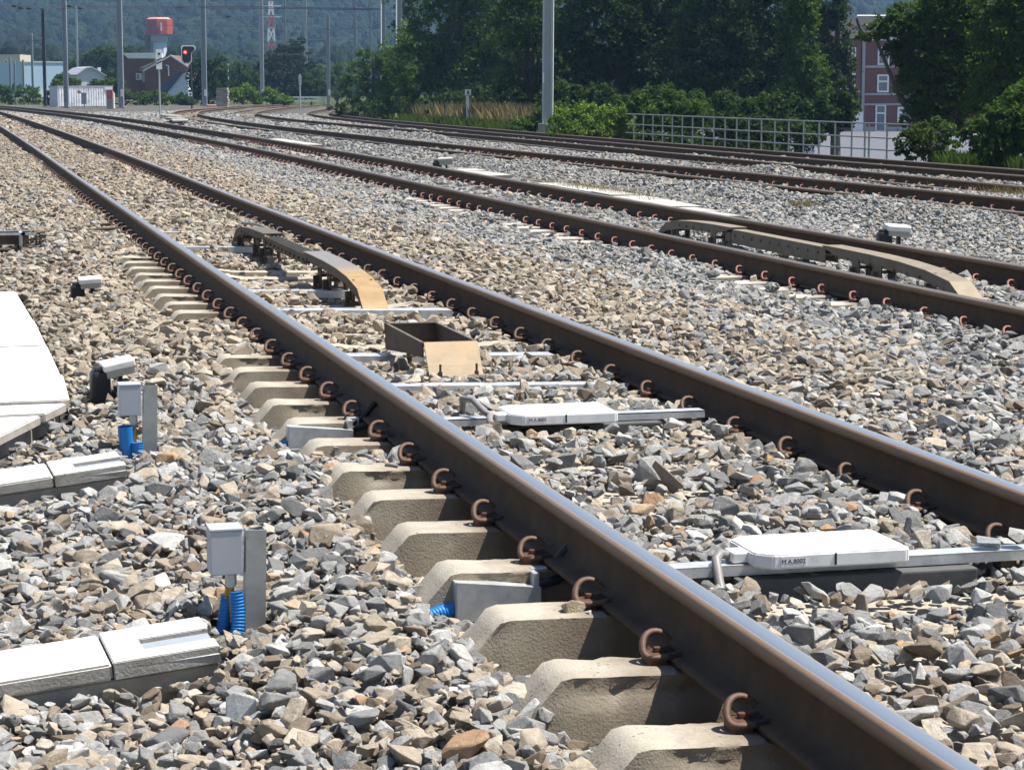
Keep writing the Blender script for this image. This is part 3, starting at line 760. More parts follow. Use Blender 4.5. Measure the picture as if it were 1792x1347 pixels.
# ---- transponder plates on cross bars
def plate(yb, x0, x1, ya, yz, zt, label, barlabel, bx0, bx1, side, text):
    t = empty('track_transponder', ((x0+x1)/2, (ya+yz)/2, zt)); tag(t, label, 'transponder', 'white track transponders')
    w, d = x1-x0, yz-ya
    b = MB()
    c = .045
    poly = [(-w/2+c,-d/2),(w/2-.012,-d/2),(w/2,-d/2+.012),(w/2,d/2-.012),(w/2-.012,d/2),(-w/2+c,d/2),(-w/2,d/2-c),(-w/2,-d/2+c)]
    b.prism(poly, 'z', -.043, 0); b.build('plate', PLATE_M, t, bevel=.005)
    b = MB(); b.box((-w/2-.022,-.02,-.022), (.05,.075,.032), ch=.006); b.build('cable_entry', PLATE_M, t)
    b = MB()
    for sx in (-.3, .28): b.box((sx*w, .03, -.065), (.035, .06, .045))
    b.build('mounting_block', DSTEEL_M, t)
    b = MB(); b.box((-w/2+.105,-d/2-.0012,-.021), (.078,.002,.030)); nm = b.build('name_plate', PLATE_M, t)
    for i, (dx, ww, st) in enumerate(((-.030,.008,0),(-.017,.004,0),(-.009,.009,0),(.004,.009,0),(.016,.009,0),(.028,.009,0))):
        pass
    cu = bpy.data.curves.new('lettering', 'FONT'); cu.body = text; cu.size = .019; cu.align_x = 'CENTER'; cu.align_y = 'CENTER'; cu.extrude = .0003
    fo = bpy.data.objects.new('lettering', cu); COL.objects.link(fo); fo.parent = nm; fo.rotation_euler = (R(90), 0, 0); fo.location = (-w/2+.105, -d/2-.0026, -.021)
    cu.materials.append(BLK_M)
    b = MB(); b.box((.0,-d/2-.0012,-.020), (.006,.002,.034)); b.build('slot_mark', BLK_M, t)
    b = MB(); b.tube([(-w/2-.045,-.02,-.022),(-w/2-.075,-.03,-.012),(-w/2-.098,-.06,-.022),(-w/2-.103,-.10,-.07),(-w/2-.108,-.15,-.115),(-w/2-.125,-.20,-.15)] if side == 0 else
               [(-w/2-.045,-.02,-.022),(-w/2-.08,.0,-.005),(-w/2-.10,.12,.03),(-w/2-.115,.25,.02),(-w/2-.10,.33,-.06),(-w/2-.09,.36,-.12)], .014, 10)
    if side == 1: b.tube([(-w/2-.06,-.01,-.018),(-w/2-.085,-.10,-.02),(-w/2-.09,-.22,-.06),(-w/2-.105,-.42,-.10),(-w/2-.13,-.6,-.15)], .014, 10)
    b.build('cable', RUBBER_M, t)
    b = MB()
    b.box(((bx0+bx1)/2, yb, -.128), (bx1-bx0, .085, .004)); b.box(((bx0+bx1)/2, yb-.0405, -.141), (bx1-bx0, .004, .03)); b.box(((bx0+bx1)/2, yb+.0405, -.141), (bx1-bx0, .004, .03))
    for sx in (bx0+.05, bx1-.08): b.box((sx, yb, -.165), (.05, .06, .05), mi=1)
    o = b.build('cross_bar', [ALU_M, DSTEEL_M]); tag(o, barlabel, 'cross bar', 'metal cross bars between the near rails')
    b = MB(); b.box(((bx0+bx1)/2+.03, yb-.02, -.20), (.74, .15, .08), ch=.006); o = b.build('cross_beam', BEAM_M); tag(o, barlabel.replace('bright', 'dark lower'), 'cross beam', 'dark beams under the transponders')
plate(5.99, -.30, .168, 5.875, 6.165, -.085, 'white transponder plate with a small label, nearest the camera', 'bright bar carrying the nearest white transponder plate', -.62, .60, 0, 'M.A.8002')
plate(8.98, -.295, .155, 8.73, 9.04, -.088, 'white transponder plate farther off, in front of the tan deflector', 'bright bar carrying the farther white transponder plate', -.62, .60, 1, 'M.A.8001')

# ---- plain galvanised bars across the near track
def cross(y, x0, x1, zt, h, w, label, rz=0):
    b = MB(); L = x1-x0
    b.box((0, 0, -.0025), (L, w, .005)); b.box((0, -w/2+.0025, -h/2-.0025), (L, .005, h-.005)); b.box((0, w/2-.0025, -h/2-.0025), (L, .005, h-.005))
    o = b.build('cross_bar', ALU_M); o.location = ((x0+x1)/2, y, zt); o.rotation_euler = (0, CANT, rz)
    tag(o, label, 'cross bar', 'metal cross bars between the near rails')
cross(15.29, -.62, .60, -.150, .05, .13, 'bright bar crossing under the middle of the nearest contact ramp')
cross(13.90, -.62, .60, -.150, .055, .17, 'bright bar crossing under the tan toe of the nearest contact ramp')
cross(11.42, -.62, .60, -.152, .07, .15, 'bright bar crossing under the dark frame of the deflector')
cross(10.27, -.62, .60, -.162, .04, .12, 'bright half buried bar just in front of the tan deflector plate')
cross(19.75, -.62, .60, -.152, .05, .12, 'bright bar crossing at the far end of the nearest contact ramp')
cross(21.9, -.62, .60, -.155, .05, .12, 'bright bar crossing beyond the nearest contact ramp')

# ---- deflector
t = empty('track_deflector', (-.125, 10.5, -.16)); tag(t, 'tan sloping steel deflector plate with an open dark frame behind it', 'deflector')
def quad_plate(b, p, th, mi=0):
    p = [Vector(q) for q in p]; n = (p[1]-p[0]).cross(p[3]-p[0]).normalized()*th
    b.add(p+[q+n for q in p], [(0,1,2,3),(7,6,5,4),(0,4,5,1),(1,5,6,2),(2,6,7,3),(3,7,4,0)], mi)
b = MB(); W2 = .134
quad_plate(b, [(-W2,.0,.0),(W2,.0,.0),(W2,.045,.055),(-W2,.045,.055)], -.008)
quad_plate(b, [(-W2,.0455,.0554),(W2,.0455,.0554),(W2,.135,.162),(-W2,.135,.162)], -.008)
quad_plate(b, [(-W2,.1355,.1623),(W2,.1355,.1623),(W2,.17,.160),(-W2,.17,.160)], -.006)
b.build('front_plate', TAN_M, t)
b = MB()
for sx in (-1, 1):
    x = sx*W2
    b.prism([(.16,.085),(.6,.06),(1.08,.02),(1.10,.155),(.16,.153)], 'x', x-.004 if sx < 0 else x-.004, x+.004)
b.build('side_plate', DSTEEL_M, t)
b = MB(); b.box((0,1.092,.09), (2*W2+.012,.010,.125)); b.box((0,1.08,.1575), (2*W2+.02,.034,.006)); b.build('back_plate', DSTEEL_M, t)
b = MB()
for sx in (-1, 1): b.box((sx*W2, .615, .158), (.016, .88, .005))
b.build('top_edge', OLIVE_M, t)
for sx in (-.085, .095):
    b = MB(); b.box((sx, -.012, .006), (.075,.05,.012), ch=.002); b.tube([(sx,-.012,.0),(sx,-.012,.034)], .011, 6, smooth=False); b.tube([(sx,-.012,.03),(sx,-.012,.07)], .006, 8); b.build('bolt', DSTEEL_M, t)
b = MB(); b.tube([(-.10,.66,-.03),(-.10,.66,.05)], .014, 8); b.box((-.10,.66,.035), (.06,.04,.008)); b.box((-.1,.66,-.005), (.05,.04,.012)); b.build('foot_bolt', DSTEEL_M, t)

# ---- contact ramps ("crocodiles")
def contact_ramp(loc, rz, rot, label, mats, slats, sk=.065):
    side_m, ramp_m, slat_m = mats
    t = empty('contact_ramp', loc, rz); tag(t, label, 'contact ramp', 'steel contact ramps between rails')
    hw = .082
    prof = [(0,-.165),(.24,-.035),(.62,.012),(1.05,.036),(1.55,.047),(2.1,.05),(2.45,.05)]
    far = [(4.55,.05),(4.95,.048),(5.5,.04),(6.0,.02),(6.35,-.02),(6.62,-.15)]
    for pr, nm in ((prof, 'front_ramp'), (far, 'rear_ramp')):
        rm = ramp_m if nm == 'front_ramp' or not slats else OLIVE_M
        b = MB()
        for (a, za), (c, zc) in zip(pr[:-1], pr[1:]):
            quad_plate(b, [(-hw,a,za),(hw,a,za),(hw,c,zc),(-hw,c,zc)], -.007)
        b.build(nm, rm, t)
        b = MB()
        for sx in (-hw+.006, hw-.006):
            up = [(y, z-.009) for y, z in pr]
            lo = [(y, max(z-sk, -.16) if 0 < i < len(pr)-1 else z-.02) for i, (y, z) in enumerate(pr)][::-1]
            b.prism(up+lo, 'x', sx-.004, sx+.004)
        b.build('skirt', side_m, t)
    b = MB(); y0, y1 = 2.45, 4.55; hm = .062; mk = .075 if slats else .12
    for sx in (-hm+.006, hm-.006): b.box((sx, (y0+y1)/2, .022-mk/2), (.009, y1-y0-.002, mk))
    b.box((0,(y0+y1)/2,-.030), (2*hm-.03, y1-y0, .02)); bm_ = b.build('middle_beam', side_m, t)
    if slats:
        b = MB(); k = 0; y = y0+.03
        while y < y1-.02:
            for sx in (-.036,-.002,.032): b.box((sx+(.006 if k % 2 else -.006), y, .004), (.019,.022,.056), taper=.7)
            y += .062; k += 1
        b.build('contact_blocks', slat_m, t)
    else:
        b = MB(); b.box((0,(y0+y1)/2,.027), (2*hm-.005,y1-y0-.004,.008)); b.build('cover_strip', ramp_m, t)
    k = 0
    b = MB()
    for y in np.arange(.7, 6.0, .21):
        for sx in (-1,): b.tube([(sx*((hm if y0 < y < y1 else hw)-.003),y,-.022+min(0,(y-2)*.02)),(sx*((hm if y0 < y < y1 else hw)+.009),y,-.022+min(0,(y-2)*.02))], .012, 6, smooth=False)
    b.build('rivets', side_m, t)
    for y in (.55, 1.45, 1.85, 4.65, 5.05, 6.1):
        b = MB(); zt = -.06
        b.box((-.058,y,-.085), (.012,.13,.17)); b.box((.058,y,-.085), (.012,.13,.17)); b.box((-.078,y+.02,-.12), (.05,.03,.08), ch=.006); b.box((-.066,y-.05,-.15), (.03,.05,.03)); b.box((0,y,-.165), (.24,.12,.016)); b.tube([(-.055,y,-.08),(.055,y,-.08)], .012, 8)
        b.build('support_leg', side_m, t)
    return t
contact_ramp((.125, 13.88, -.005), 0, 0, 'steel contact ramp with a tan toe and rows of contact blocks in the nearest track', (DSTEEL_M, RAMP_M, BRASS_M), True)
contact_ramp((4.44, 14.28, -.085), -.028, 0, 'riveted olive steel contact ramp between the rails of the second track', (OLIVE_M, RAMP2_M, BRASS_M), False, .085).scale = (1, 1.15, 1)

# ---- galvanised cable brackets at the nearest rail
def bracket(x0, x1, y, z0, z1, label, clampx):
    t = empty('cable_bracket', (x0, y, z0)); tag(t, label, 'cable bracket', 'galvanised cable brackets at the nearest rail')
    L = x1-x0; d = z1-z0
    b = MB()
    quad_plate(b, [(0,0,-.115),(L,0,-.10+d),(L,0,d),(0,0,0)], .004)
    quad_plate(b, [(0,0,0),(L,0,d),(L,.035,d),(.0,.065,0)], -.004)
    quad_plate(b, [(0,0,-.115),(0,0,0),(0,.065,0),(0,.065,-.10)], .004)
    b.build('cover', ALU_M, t)
    b = MB(); ribbed(b, [(-.16,-.01,-.12),(-.06,.008,-.09),(.0,.03,-.082)], .022, 12); b.build('conduit', BLUE_M, t)
    b = MB(); b.box((L-.01,.045,d+.012), (.02,.06,.055), ch=.003); b.box((L+.01,.07,d+.03), (.05,.03,.03), ch=.003); b.build('clamp', ALU_M, t)
    b = MB(); b.tube([(L,.06,d+.02),(L+.05,.075,d+.035),(L+.085,.08,d+.075),(L+.11,.085,d+.10)], .014, 8); b.tube([(L,.03,d+.0),(L+.06,.035,d+.012),(L+.10,.045,d+.03)], .014, 8); b.build('cable', BLK_M, t)
    return t
bracket(-1.115, -.865, 6.155, -.178, -.205, 'galvanised cable bracket with blue conduit, beside the nearest clean sleepers', 0)
bracket(-1.150, -.880, 9.135, -.160, -.185, 'galvanised cable bracket with blue conduit, by the half buried sleepers', 0)

# ---- open box and loose cables at the far left
t = empty('open_trunking', (-2.0, 22.5, -.30)); tag(t, 'dark open trunking box with a pale rim at the left edge', 'trunking box')
b = MB()
b.box((-.15,.13,.07), (.90,.012,.13)); b.box((.365,.0,.07), (.012,.26,.13)); b.box((-.15,0,-.03), (.90,.27,.012)); b.box((.215,0,.07), (.03,.25,.135), mi=1)
b.box((-.17,-.13,.125), (.85,.02,.022), mi=1); b.box((.29,-.13,.125), (.15,.02,.022), mi=1); b.box((-.15,.13,.14), (.90,.03,.012), mi=1)
b.build('tray', [DSTEEL_M, ALU_M], t)
def cable(pts, r, mat, label):
    b = MB(); P = [Vector(p) for p in pts]
    for _ in range(2):
        N = [P[0]]
        for a, c in zip(P[:-1], P[1:]): N += [a*.75+c*.25, a*.25+c*.75]
        P = N+[P[-1]]
    b.tube(P, r, 7); o = b.build('loose_cable', mat); tag(o, label, 'cable', 'loose cables on the stones')
cable([(-1.62,22.75,-.19),(-1.3,23.0,-.165),(-1.05,23.1,-.15),(-.87,23.0,-.13)], .018, DSTEEL_M, 'brown cable lying over the stones from the dark trunking box to the rail')
cable([(-1.25,22.6,-.18),(-1.0,22.45,-.155),(-.8,22.3,-.14)], .026, DSTEEL_M, 'thick dark hose ending at the nearest rail beside the exposed sleepers')
cable([(.58,24.0,-.17),(.45,22.8,-.13),(.40,21.6,-.06),(.46,21.0,-.08),(.50,20.4,-.15)], .014, RUBBER_M, 'grey cable looping at the far end of the nearest contact ramp')
cable([(5.25,21.2,-.22),(5.1,21.5,-.17),(4.95,22.3,-.15),(4.9,23.2,-.21)], .012, ALU_M, 'thin pale cable curling above the second track near its contact ramp')

LID_FAR = concrete_mat('lid_concrete_weathered', (.36,.35,.32), (.47,.455,.42), .5, .2)
# ---- pale trough lids running along the second track
rr = random.Random(4)
y = 23.6; k = 0
while y < 118:
    L = 1.0 if y < 46 else 2.4
    skip = 32.4 < y < 35.5 or 38.4 < y < 56 or y > 62.5
    if not skip:
        xc = float(T2.x(y+L/2))+1.52+(.05*math.sin(y*.5))-.24*(1-float(sstep(y+L/2, 23.5, 27.5)))
        b = MB(); b.box((0,0,0), (.42,L-.012,.05))
        o = b.build('trough_lid', LID_FAR, None, bevel=.006 if y < 46 else 0); o.location = (xc, y+L/2, -.197+rr.uniform(-.008,.008)); o.rotation_euler = (R(rr.uniform(-.4,.4)), R(rr.uniform(-2,1)), -float(T2.slope(y)))
        if k == 0: lb = 'pale trough lid at the near tapering end of the row beside the second track'
        elif y < 46: lb = 'pale concrete trough lid in the row along the far side of the second track'
        else: lb = 'distant pale trough lid beyond the second track, partly under stones'
        tag(o, lb, 'trough lid', 'trough lids along the second track' if y < 46 else 'distant trough lids along the second track')
    y += L; k += 1

for i, (xx, yy) in enumerate(((7.7,99.5),(8.0,103),(8.35,108.5),(8.9,114.5),(9.3,120))):
    b = MB(); b.box((0,0,0), (.7,2.4,.06)); o = b.build('pale_slab', LID_FAR); o.location = (xx, yy, -.16); o.rotation_euler = (0, 0, -R(6+3*i)); tag(o, 'pale slab lying on the stones by the distant board with slanting bars', 'concrete slab', 'distant pale slabs')

# ---- stray stones lying on the sleepers and bars
def stray(x, y, z, s, warmv, rz, label):
    src = rocks.objects[rr.randrange(16)].data.copy()
    o = bpy.data.objects.new('loose_stone', src); COL.objects.link(o)
    o.location = (x, y, z); o.scale = (s,)*3; o.rotation_euler = (rr.uniform(-.3,.3), rr.uniform(-.3,.3), rz)
    src.materials.clear(); src.materials.append(simple('loose_stone', warmv, .85, 0, .35, 3, .6, bdist=.05))
    tag(o, label, 'stone', 'loose stones lying on sleepers and bars')
stray(-.905, 5.66, -.155, .075, (.42,.34,.24), .4, 'tan pointed stone on the third sleeper from the bottom edge, by its clip')
stray(-.875, 5.635, -.168, .055, (.50,.49,.47), 1.2, 'flat pale stone lying in front of the clip on the third sleeper')
stray(-.93, 6.27, -.172, .035, (.12,.12,.13), 2.2, 'small dark stone on the sleeper behind the galvanised bracket')
stray(-.89, 7.50, -.166, .05, (.24,.24,.24), 2.8, 'grey stone at the clip of the first clean sleeper beyond the bracket')
stray(-.93, 8.05, -.160, .065, (.30,.28,.25), 1.8, 'grey brown stone beside the clip of the last clean sleeper')
stray(.46, 5.99, -.105, .085, (.30,.32,.33), 2.9, 'large grey stone resting on the bar right of the nearest white plate')
stray(.555, 5.99, -.095, .075, (.42,.41,.38), .9, 'pale angular stone on the bar against the clip, right of the nearest white plate')
# ------------------------------------------------------------------ background
_c, _s = math.cos(R(7.522)), math.sin(R(7.522)); _cy, _sy = math.cos(R(14.22)), math.sin(R(14.22))
def at(px, py, Y):
    """a point of the photograph (full-size pixels) at the distance Y down the line"""
    x, u, f = px-896, 673.5-py, 3921.0
    yy = f*_c+u*_s; zz = u*_c-f*_s
    X, Yd = x*_cy+yy*_sy, -x*_sy+yy*_cy
    k = Y/Yd
    return Vector((CAM.x+X*k, Y, CAM.z+zz*k))
def gz(x, y):
    x = np.asarray(x, float); y = np.asarray(y, float)
    u5 = x-T5.x(np.clip(y, 20, 229))-np.maximum(y-229, 0)*.35
    z = -.62-.12*sstep(y, 120, 230)
    z = z+np.where(u5 > 2.2, -2.35*sstep(u5, 3.2+5*sstep(y, 82, 98), 9+5*sstep(y, 82, 98))*(1-sstep(y, 330, 700)), 0)
    z = z+1.6*sstep(y, 280, 650)+3*sstep(y, 500, 760)
    h = 190*sstep(y+.10*x+25*vnoise(x, y, 260, 21), 660, 2300)
    return z+h+vnoise(x, y, 90, 22)*6*sstep(y, 640, 900)
def ground():
    ys = [-30., -5, 0]
    while ys[-1] < 3600: ys.append(ys[-1]+max(2.0, ys[-1]*.022))
    ys = np.array(ys); m = 190
    u = np.linspace(-1, 1, m); u = np.sign(u)*np.abs(u)**1.5
    k = len(ys); co = np.zeros((k, m, 3))
    for i, y in enumerate(ys):
        xs = y*.26+(60+max(y, 0)*.85)*u
        co[i,:,0] = xs; co[i,:,1] = y; co[i,:,2] = gz(xs, np.full(m, y))
    i, j = np.meshgrid(np.arange(k-1), np.arange(m-1), indexing='ij')
    q = np.stack([i*m+j, i*m+j+1, (i+1)*m+j+1, (i+1)*m+j], -1).reshape(-1, 4)
    t = NT('ground_grass'); oc = t.coord('Object')
    a = t.noise(.35, oc, 8, .7); b = t.noise(3.5, oc, 5, .7)
    c = t.ramp(a, [(.3,(.030,.046,.014)),(.5,(.055,.070,.024)),(.7,(.10,.095,.05))])
    c = t.mix(t.ramp(b, [(.4,(0,0,0)),(.75,(.7,)*3)]), c, (.045,.06,.02))
    t.set(Base_Color=c, Roughness=.95, Specular_IOR_Level=.1); t.bump(b, .8, .15)
    o = mesh_np('ground', co.reshape(-1, 3), q.ravel(), [4]*len(q), t.m, smooth=True)
    tag(o, 'grassy ground and wooded valley side behind the railway', 'ground', kind='structure')
ground()

# ---- leaves
def leaf_mat(name, c1, c2, tr=.35):
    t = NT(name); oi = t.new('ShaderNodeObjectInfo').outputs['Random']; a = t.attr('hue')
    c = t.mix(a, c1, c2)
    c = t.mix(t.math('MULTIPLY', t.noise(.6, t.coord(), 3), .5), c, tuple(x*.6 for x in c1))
    t.set(Base_Color=c, Roughness=.7, Specular_IOR_Level=.08)
    tl = t.new('ShaderNodeBsdfTranslucent'); t.l(t.mix(.5, c, (.16,.22,.02)), tl.inputs[0])
    mx = t.new('ShaderNodeMixShader'); mx.inputs[0].default_value = tr
    t.l(t.b.outputs[0], mx.inputs[1]); t.l(tl.outputs[0], mx.inputs[2]); t.l(mx.outputs[0], t.out.inputs[0])
    return t.m
LEAF = {'dark': leaf_mat('leaf_dark', (.013,.034,.010), (.045,.095,.024), .2), 'mid': leaf_mat('leaf_mid', (.024,.062,.012), (.090,.17,.030), .28),
        'light': leaf_mat('leaf_light', (.075,.145,.020), (.20,.30,.05), .32), 'robinia': leaf_mat('leaf_robinia', (.030,.066,.014), (.088,.155,.030), .28),
        'conifer': leaf_mat('needle_dark', (.012,.022,.014), (.028,.042,.022), .1), 'dry': leaf_mat('grass_dry', (.20,.15,.07), (.36,.28,.14), .2),
        'grass': leaf_mat('grass_green', (.045,.08,.015), (.10,.14,.035), .3), 'flower': leaf_mat('petal_orange', (.55,.13,.02), (.7,.22,.04), .2)}
BARK = simple('bark', (.085,.07,.055), .9, 0, .35, 8, .6, bdist=.02)
def leaves(name, blobs, n, size, mat, seed, parent=None, clump=.16, flat=False, lump=1.0):
    """leaf-sized faces gathered in clumps through the volume of the blobs"""
    g = np.random.default_rng(seed); B = np.array(blobs, float)
    vol = B[:,3]*B[:,4]*B[:,5]; vol = vol**.75; nb = g.choice(len(B), n//28+1, p=vol/vol.sum())
    d = g.normal(size=(len(nb), 3)); d /= np.linalg.norm(d, axis=1)[:, None]
    rad = g.uniform(.35, 1.0, len(nb))**.45*g.uniform(.86, 1.12, len(nb))
    # boughs: smaller lumps on the blobs, so that light tops and dark gaps alternate
    nl = max(3, int(9*lump)); lp = g.normal(size=(len(B), nl, 3)); lp[:,:,2] += .25; lp /= np.linalg.norm(lp, axis=2)[:, :, None]
    lk = g.integers(0, nl, len(nb)); ls = g.uniform(.26, .5, (len(B), nl))[nb, lk]
    cc = B[nb,:3]+B[nb,3:6]*(lp[nb, lk]*.72+d*(rad*ls)[:, None])
    fill = g.random(len(nb)) < .45; cc[fill] = (B[nb,:3]+d*B[nb,3:6]*(rad*.92)[:, None])[fill]
    cr = np.cbrt(B[nb,3]*B[nb,4]*B[nb,5])*clump*g.uniform(.5, 1.4, len(nb))
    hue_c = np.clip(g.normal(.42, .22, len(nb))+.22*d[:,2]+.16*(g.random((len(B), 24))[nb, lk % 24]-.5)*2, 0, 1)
    ci = g.integers(0, len(nb), n)
    off = g.normal(size=(n, 3))*np.array([.62,.62,.28 if flat else .45])
    p = cc[ci]+off*cr[ci][:, None]
    p[:,2] -= .25*cr[ci]*np.linalg.norm(off[:,:2], axis=1)**2
    nrm = d[ci]*.35+g.normal(size=(n, 3))*.75+np.array([0,0,.55]); nrm /= np.linalg.norm(nrm, axis=1)[:, None]
    t = np.cross(nrm, g.normal(size=(n, 3))); t /= np.linalg.norm(t, axis=1)[:, None]; b = np.cross(nrm, t)
    s = size*g.uniform(.6, 1.45, n)[:, None]
    V = np.stack([p-t*s*.6, p+b*s*.33-nrm*s*.05, p+t*s*.6, p-b*s*.33-nrm*s*.05], 1).reshape(-1, 3)
    o = mesh_np(name, V, np.arange(4*n), [4]*n, mat, parent=parent)
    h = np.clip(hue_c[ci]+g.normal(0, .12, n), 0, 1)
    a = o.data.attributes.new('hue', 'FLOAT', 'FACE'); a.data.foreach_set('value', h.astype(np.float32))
    return o
def px_blobs(Y, lst, base, deep=.8):
    """(px, py, rx px, ry px[, shift along the line]) -> blobs round the foot of the tree"""
    out = []
    for e in lst:
        px, py, rx, ry = e[:4]; dy = e[4] if len(e) > 4 else 0
        c = at(px, py, Y+dy); k = (Y+dy)/3921*1.02
        out.append((c.x-base.x, c.y-base.y, c.z-base.z, rx*k, rx*k*deep, ry*k))
    return out
def tree(name, label, px, Y, lst, n, size, kind, seed, cat='tree', group=None, trunk=True, clump=.16, deep=.8, flat=False):
    b0 = at(px, 170, Y); base = Vector((b0.x, Y, float(gz(b0.x, Y))-.05))
    t = empty(name, base); tag(t, label, cat, group)
    bl = px_blobs(Y, lst, base, deep)
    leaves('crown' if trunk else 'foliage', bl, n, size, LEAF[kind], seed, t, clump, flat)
    if trunk:
        g = random.Random(seed); mb = MB()
        top = max(b[2]+b[5]*.5 for b in bl); cx = sum(b[0] for b in bl)/len(bl); cy = sum(b[1] for b in bl)/len(bl)
        r = max(.10, top*.028)
        pts = [Vector((0,0,-.3))]
        for i in range(1, 7):
            f = i/6; pts.append(Vector((cx*f*f+g.uniform(-.1,.1)*top*.06, cy*f*f+g.uniform(-.1,.1)*top*.06, top*f)))
        mb.tube(pts, [r*(1.25-f*1.1/6*1.0) if f < 6 else r*.18 for f in range(7)], 8)
        for b in bl:
            i = g.randint(2, 4); a = pts[i]; c = Vector(b[:3])
            mid = a.lerp(c, .55)+Vector((0,0,-.06*top))
            mb.tube([a, mid, c, c+Vector((g.uniform(-.3,.3)*b[3], g.uniform(-.3,.3)*b[4], b[5]*.6))], [r*.5, r*.36, r*.2, r*.06], 6)
        mb.build('trunk', BARK, t)
    return t

# right-hand grove -------------------------------------------------------
tree('bushy_tree', 'bushy green tree at the left tip of the grove, where the curving rails vanish', 655, 150, [(628,150,28,50),(655,120,34,45),(690,135,40,60),(610,185,26,26),(670,180,50,35)], 11000, .15, 'mid', 1, group='trees of the right hand grove')
tree('young_tree', 'slender young tree behind two grey masts at the left of the grove', 690, 165, [(682,110,20,50),(712,95,28,60),(700,150,40,40)], 7000, .14, 'light', 2, group='trees of the right hand grove')
tree('broadleaf_tree', 'tall green broadleaf tree behind the white sign on the grassy bank', 800, 132, [(770,60,60,70),(735,110,50,60),(800,120,70,70),(850,50,70,80),(890,120,50,70),(790,-10,60,60),(830,-60,80,70),(760,170,60,40),(880,180,40,30),(700,165,45,45)], 30000, .17, 'mid', 3, group='trees of the right hand grove')
tree('broadleaf_tree', 'tall broadleaf tree right behind the thick grey mast', 930, 112, [(920,40,60,70),(960,90,55,70),(905,110,40,60),(940,-40,70,70),(900,160,40,40),(955,165,50,35)], 20000, .15, 'mid', 4, group='trees of the right hand grove')
tree('dark_tree', 'large dark tree right of the thick grey mast, middle of the grove', 1080, 104, [(1060,60,90,90),(1130,90,80,80),(1010,110,60,70),(1090,-40,100,70),(1180,40,70,80),(1050,160,80,45),(1140,165,80,40),(1190,-50,80,60)], 34000, .17, 'dark', 5, group='trees of the right hand grove')
tree('dark_tree', 'broad dark tree behind the middle of the metal railing', 1280, 98, [(1250,50,80,90),(1320,80,70,80),(1220,130,60,50),(1290,150,80,45),(1300,-40,90,70),(1370,20,60,80),(1350,150,50,45)], 30000, .16, 'dark', 6, group='trees of the right hand grove')
tree('poplar_tree', 'lighter upright tree left of the brick house', 1400, 92, [(1395,60,40,70),(1410,130,45,60),(1380,180,45,40),(1430,170,40,45),(1400,0,34,50)], 15000, .14, 'mid', 7, group='trees of the right hand grove')
tree('dark_tree', 'dark narrow tree between the lighter upright tree and the brick house', 1465, 108, [(1462,60,34,70),(1470,130,36,60),(1445,10,40,50),(1480,180,28,40)], 12000, .15, 'dark', 8, group='trees of the right hand grove')
tree('robinia_tree', 'airy robinia whose sprays hang in front of the brick house', 1640, 62, [(1600,40,60,22),(1545,50,40,14),(1530,62,34,9),(1570,85,30,16),(1660,30,70,40),(1620,95,60,35),(1680,110,70,50),(1600,150,45,30),(1650,175,60,35),(1720,80,50,60),(1585,130,25,14),(1690,170,50,40),(1640,215,60,25),(1660,-20,70,30),(1620,60,50,30),(1700,30,60,40),(1740,130,60,50),(1650,130,60,40),(1610,20,60,26),(1585,105,26,20),(1620,190,40,24),(1580,62,36,34),(1602,112,34,36),(1560,30,30,14),(1600,205,34,20)], 52000, .095, 'robinia', 9, clump=.26, flat=True, group='trees of the right hand grove')
tree('robinia_tree', 'robinia with yellow green tips at the upper right corner', 1775, 58, [(1750,60,60,40),(1790,30,70,45),(1810,100,70,60),(1760,130,60,50),(1740,0,50,35),(1800,-30,80,40),(1735,175,50,40)], 26000, .09, 'robinia', 10, clump=.24, flat=True, group='trees of the right hand grove')
tree('leafy_shrub', 'rounded leafy shrub at the right edge above the last rails', 1755, 47, [(1760,215,60,45),(1720,235,45,35),(1800,200,60,60),(1745,255,60,25),(1800,255,50,30)], 14000, .085, 'mid', 11, 'shrub', trunk=False)
tree('flowering_shrub', 'sparse shrub with orange flowers at the right end of the railing', 1585, 50.5, [(1590,245,26,22),(1615,235,34,25),(1645,225,30,25),(1585,265,22,12),(1615,268,40,12),(1660,260,30,18)], 4200, .075, 'robinia', 12, 'shrub', trunk=False, clump=.22)
o = leaves('flower_heads', [(.0,0,.9,.5,.3,.35),(.5,0,.6,.4,.3,.3)], 120, .06, LEAF['flower'], 13, bpy.data.objects['flowering_shrub'], .3)
tree('bramble_bush', 'bright green bramble bush between the thick grey mast and the railing', 1040, 80, [(990,212,38,28),(1040,205,45,32),(1080,212,35,32),(1100,222,24,20),(1010,228,60,18),(1070,232,50,14)], 12000, .10, 'light', 14, 'bush', trunk=False, clump=.2)
tree('bramble_bush', 'green bush around the foot of the thick grey mast', 945, 92, [(935,208,26,26),(965,205,30,26),(915,220,24,14),(960,222,40,14)], 6000, .10, 'mid', 15, 'bush', trunk=False, clump=.2)
tree('low_shrub', 'low leafy shrub seen through the left part of the railing', 1170, 79, [(1150,205,40,30),(1210,200,40,36),(1180,180,30,28),(1120,190,24,30)], 6500, .11, 'mid', 16, 'shrub', trunk=False, clump=.22)
tree('low_shrub', 'low leafy shrub seen through the middle of the railing', 1320, 72, [(1290,225,34,26),(1340,230,44,30),(1400,235,40,30),(1250,220,30,30)], 6500, .11, 'dark', 17, 'shrub', trunk=False, clump=.22)
tree('ivy_bush', 'dark ivy bush below the grove by the grassy bank', 700, 140, [(640,195,40,18),(690,190,50,24),(740,190,40,28),(590,192,20,12)], 7000, .13, 'dark', 18, 'bush', trunk=False)
tree('dark_thicket', 'dark thicket behind the grassy bank', 880, 124, [(830,175,60,26),(890,170,50,34),(780,178,40,24)], 7000, .14, 'dark', 19, 'bush', trunk=False)
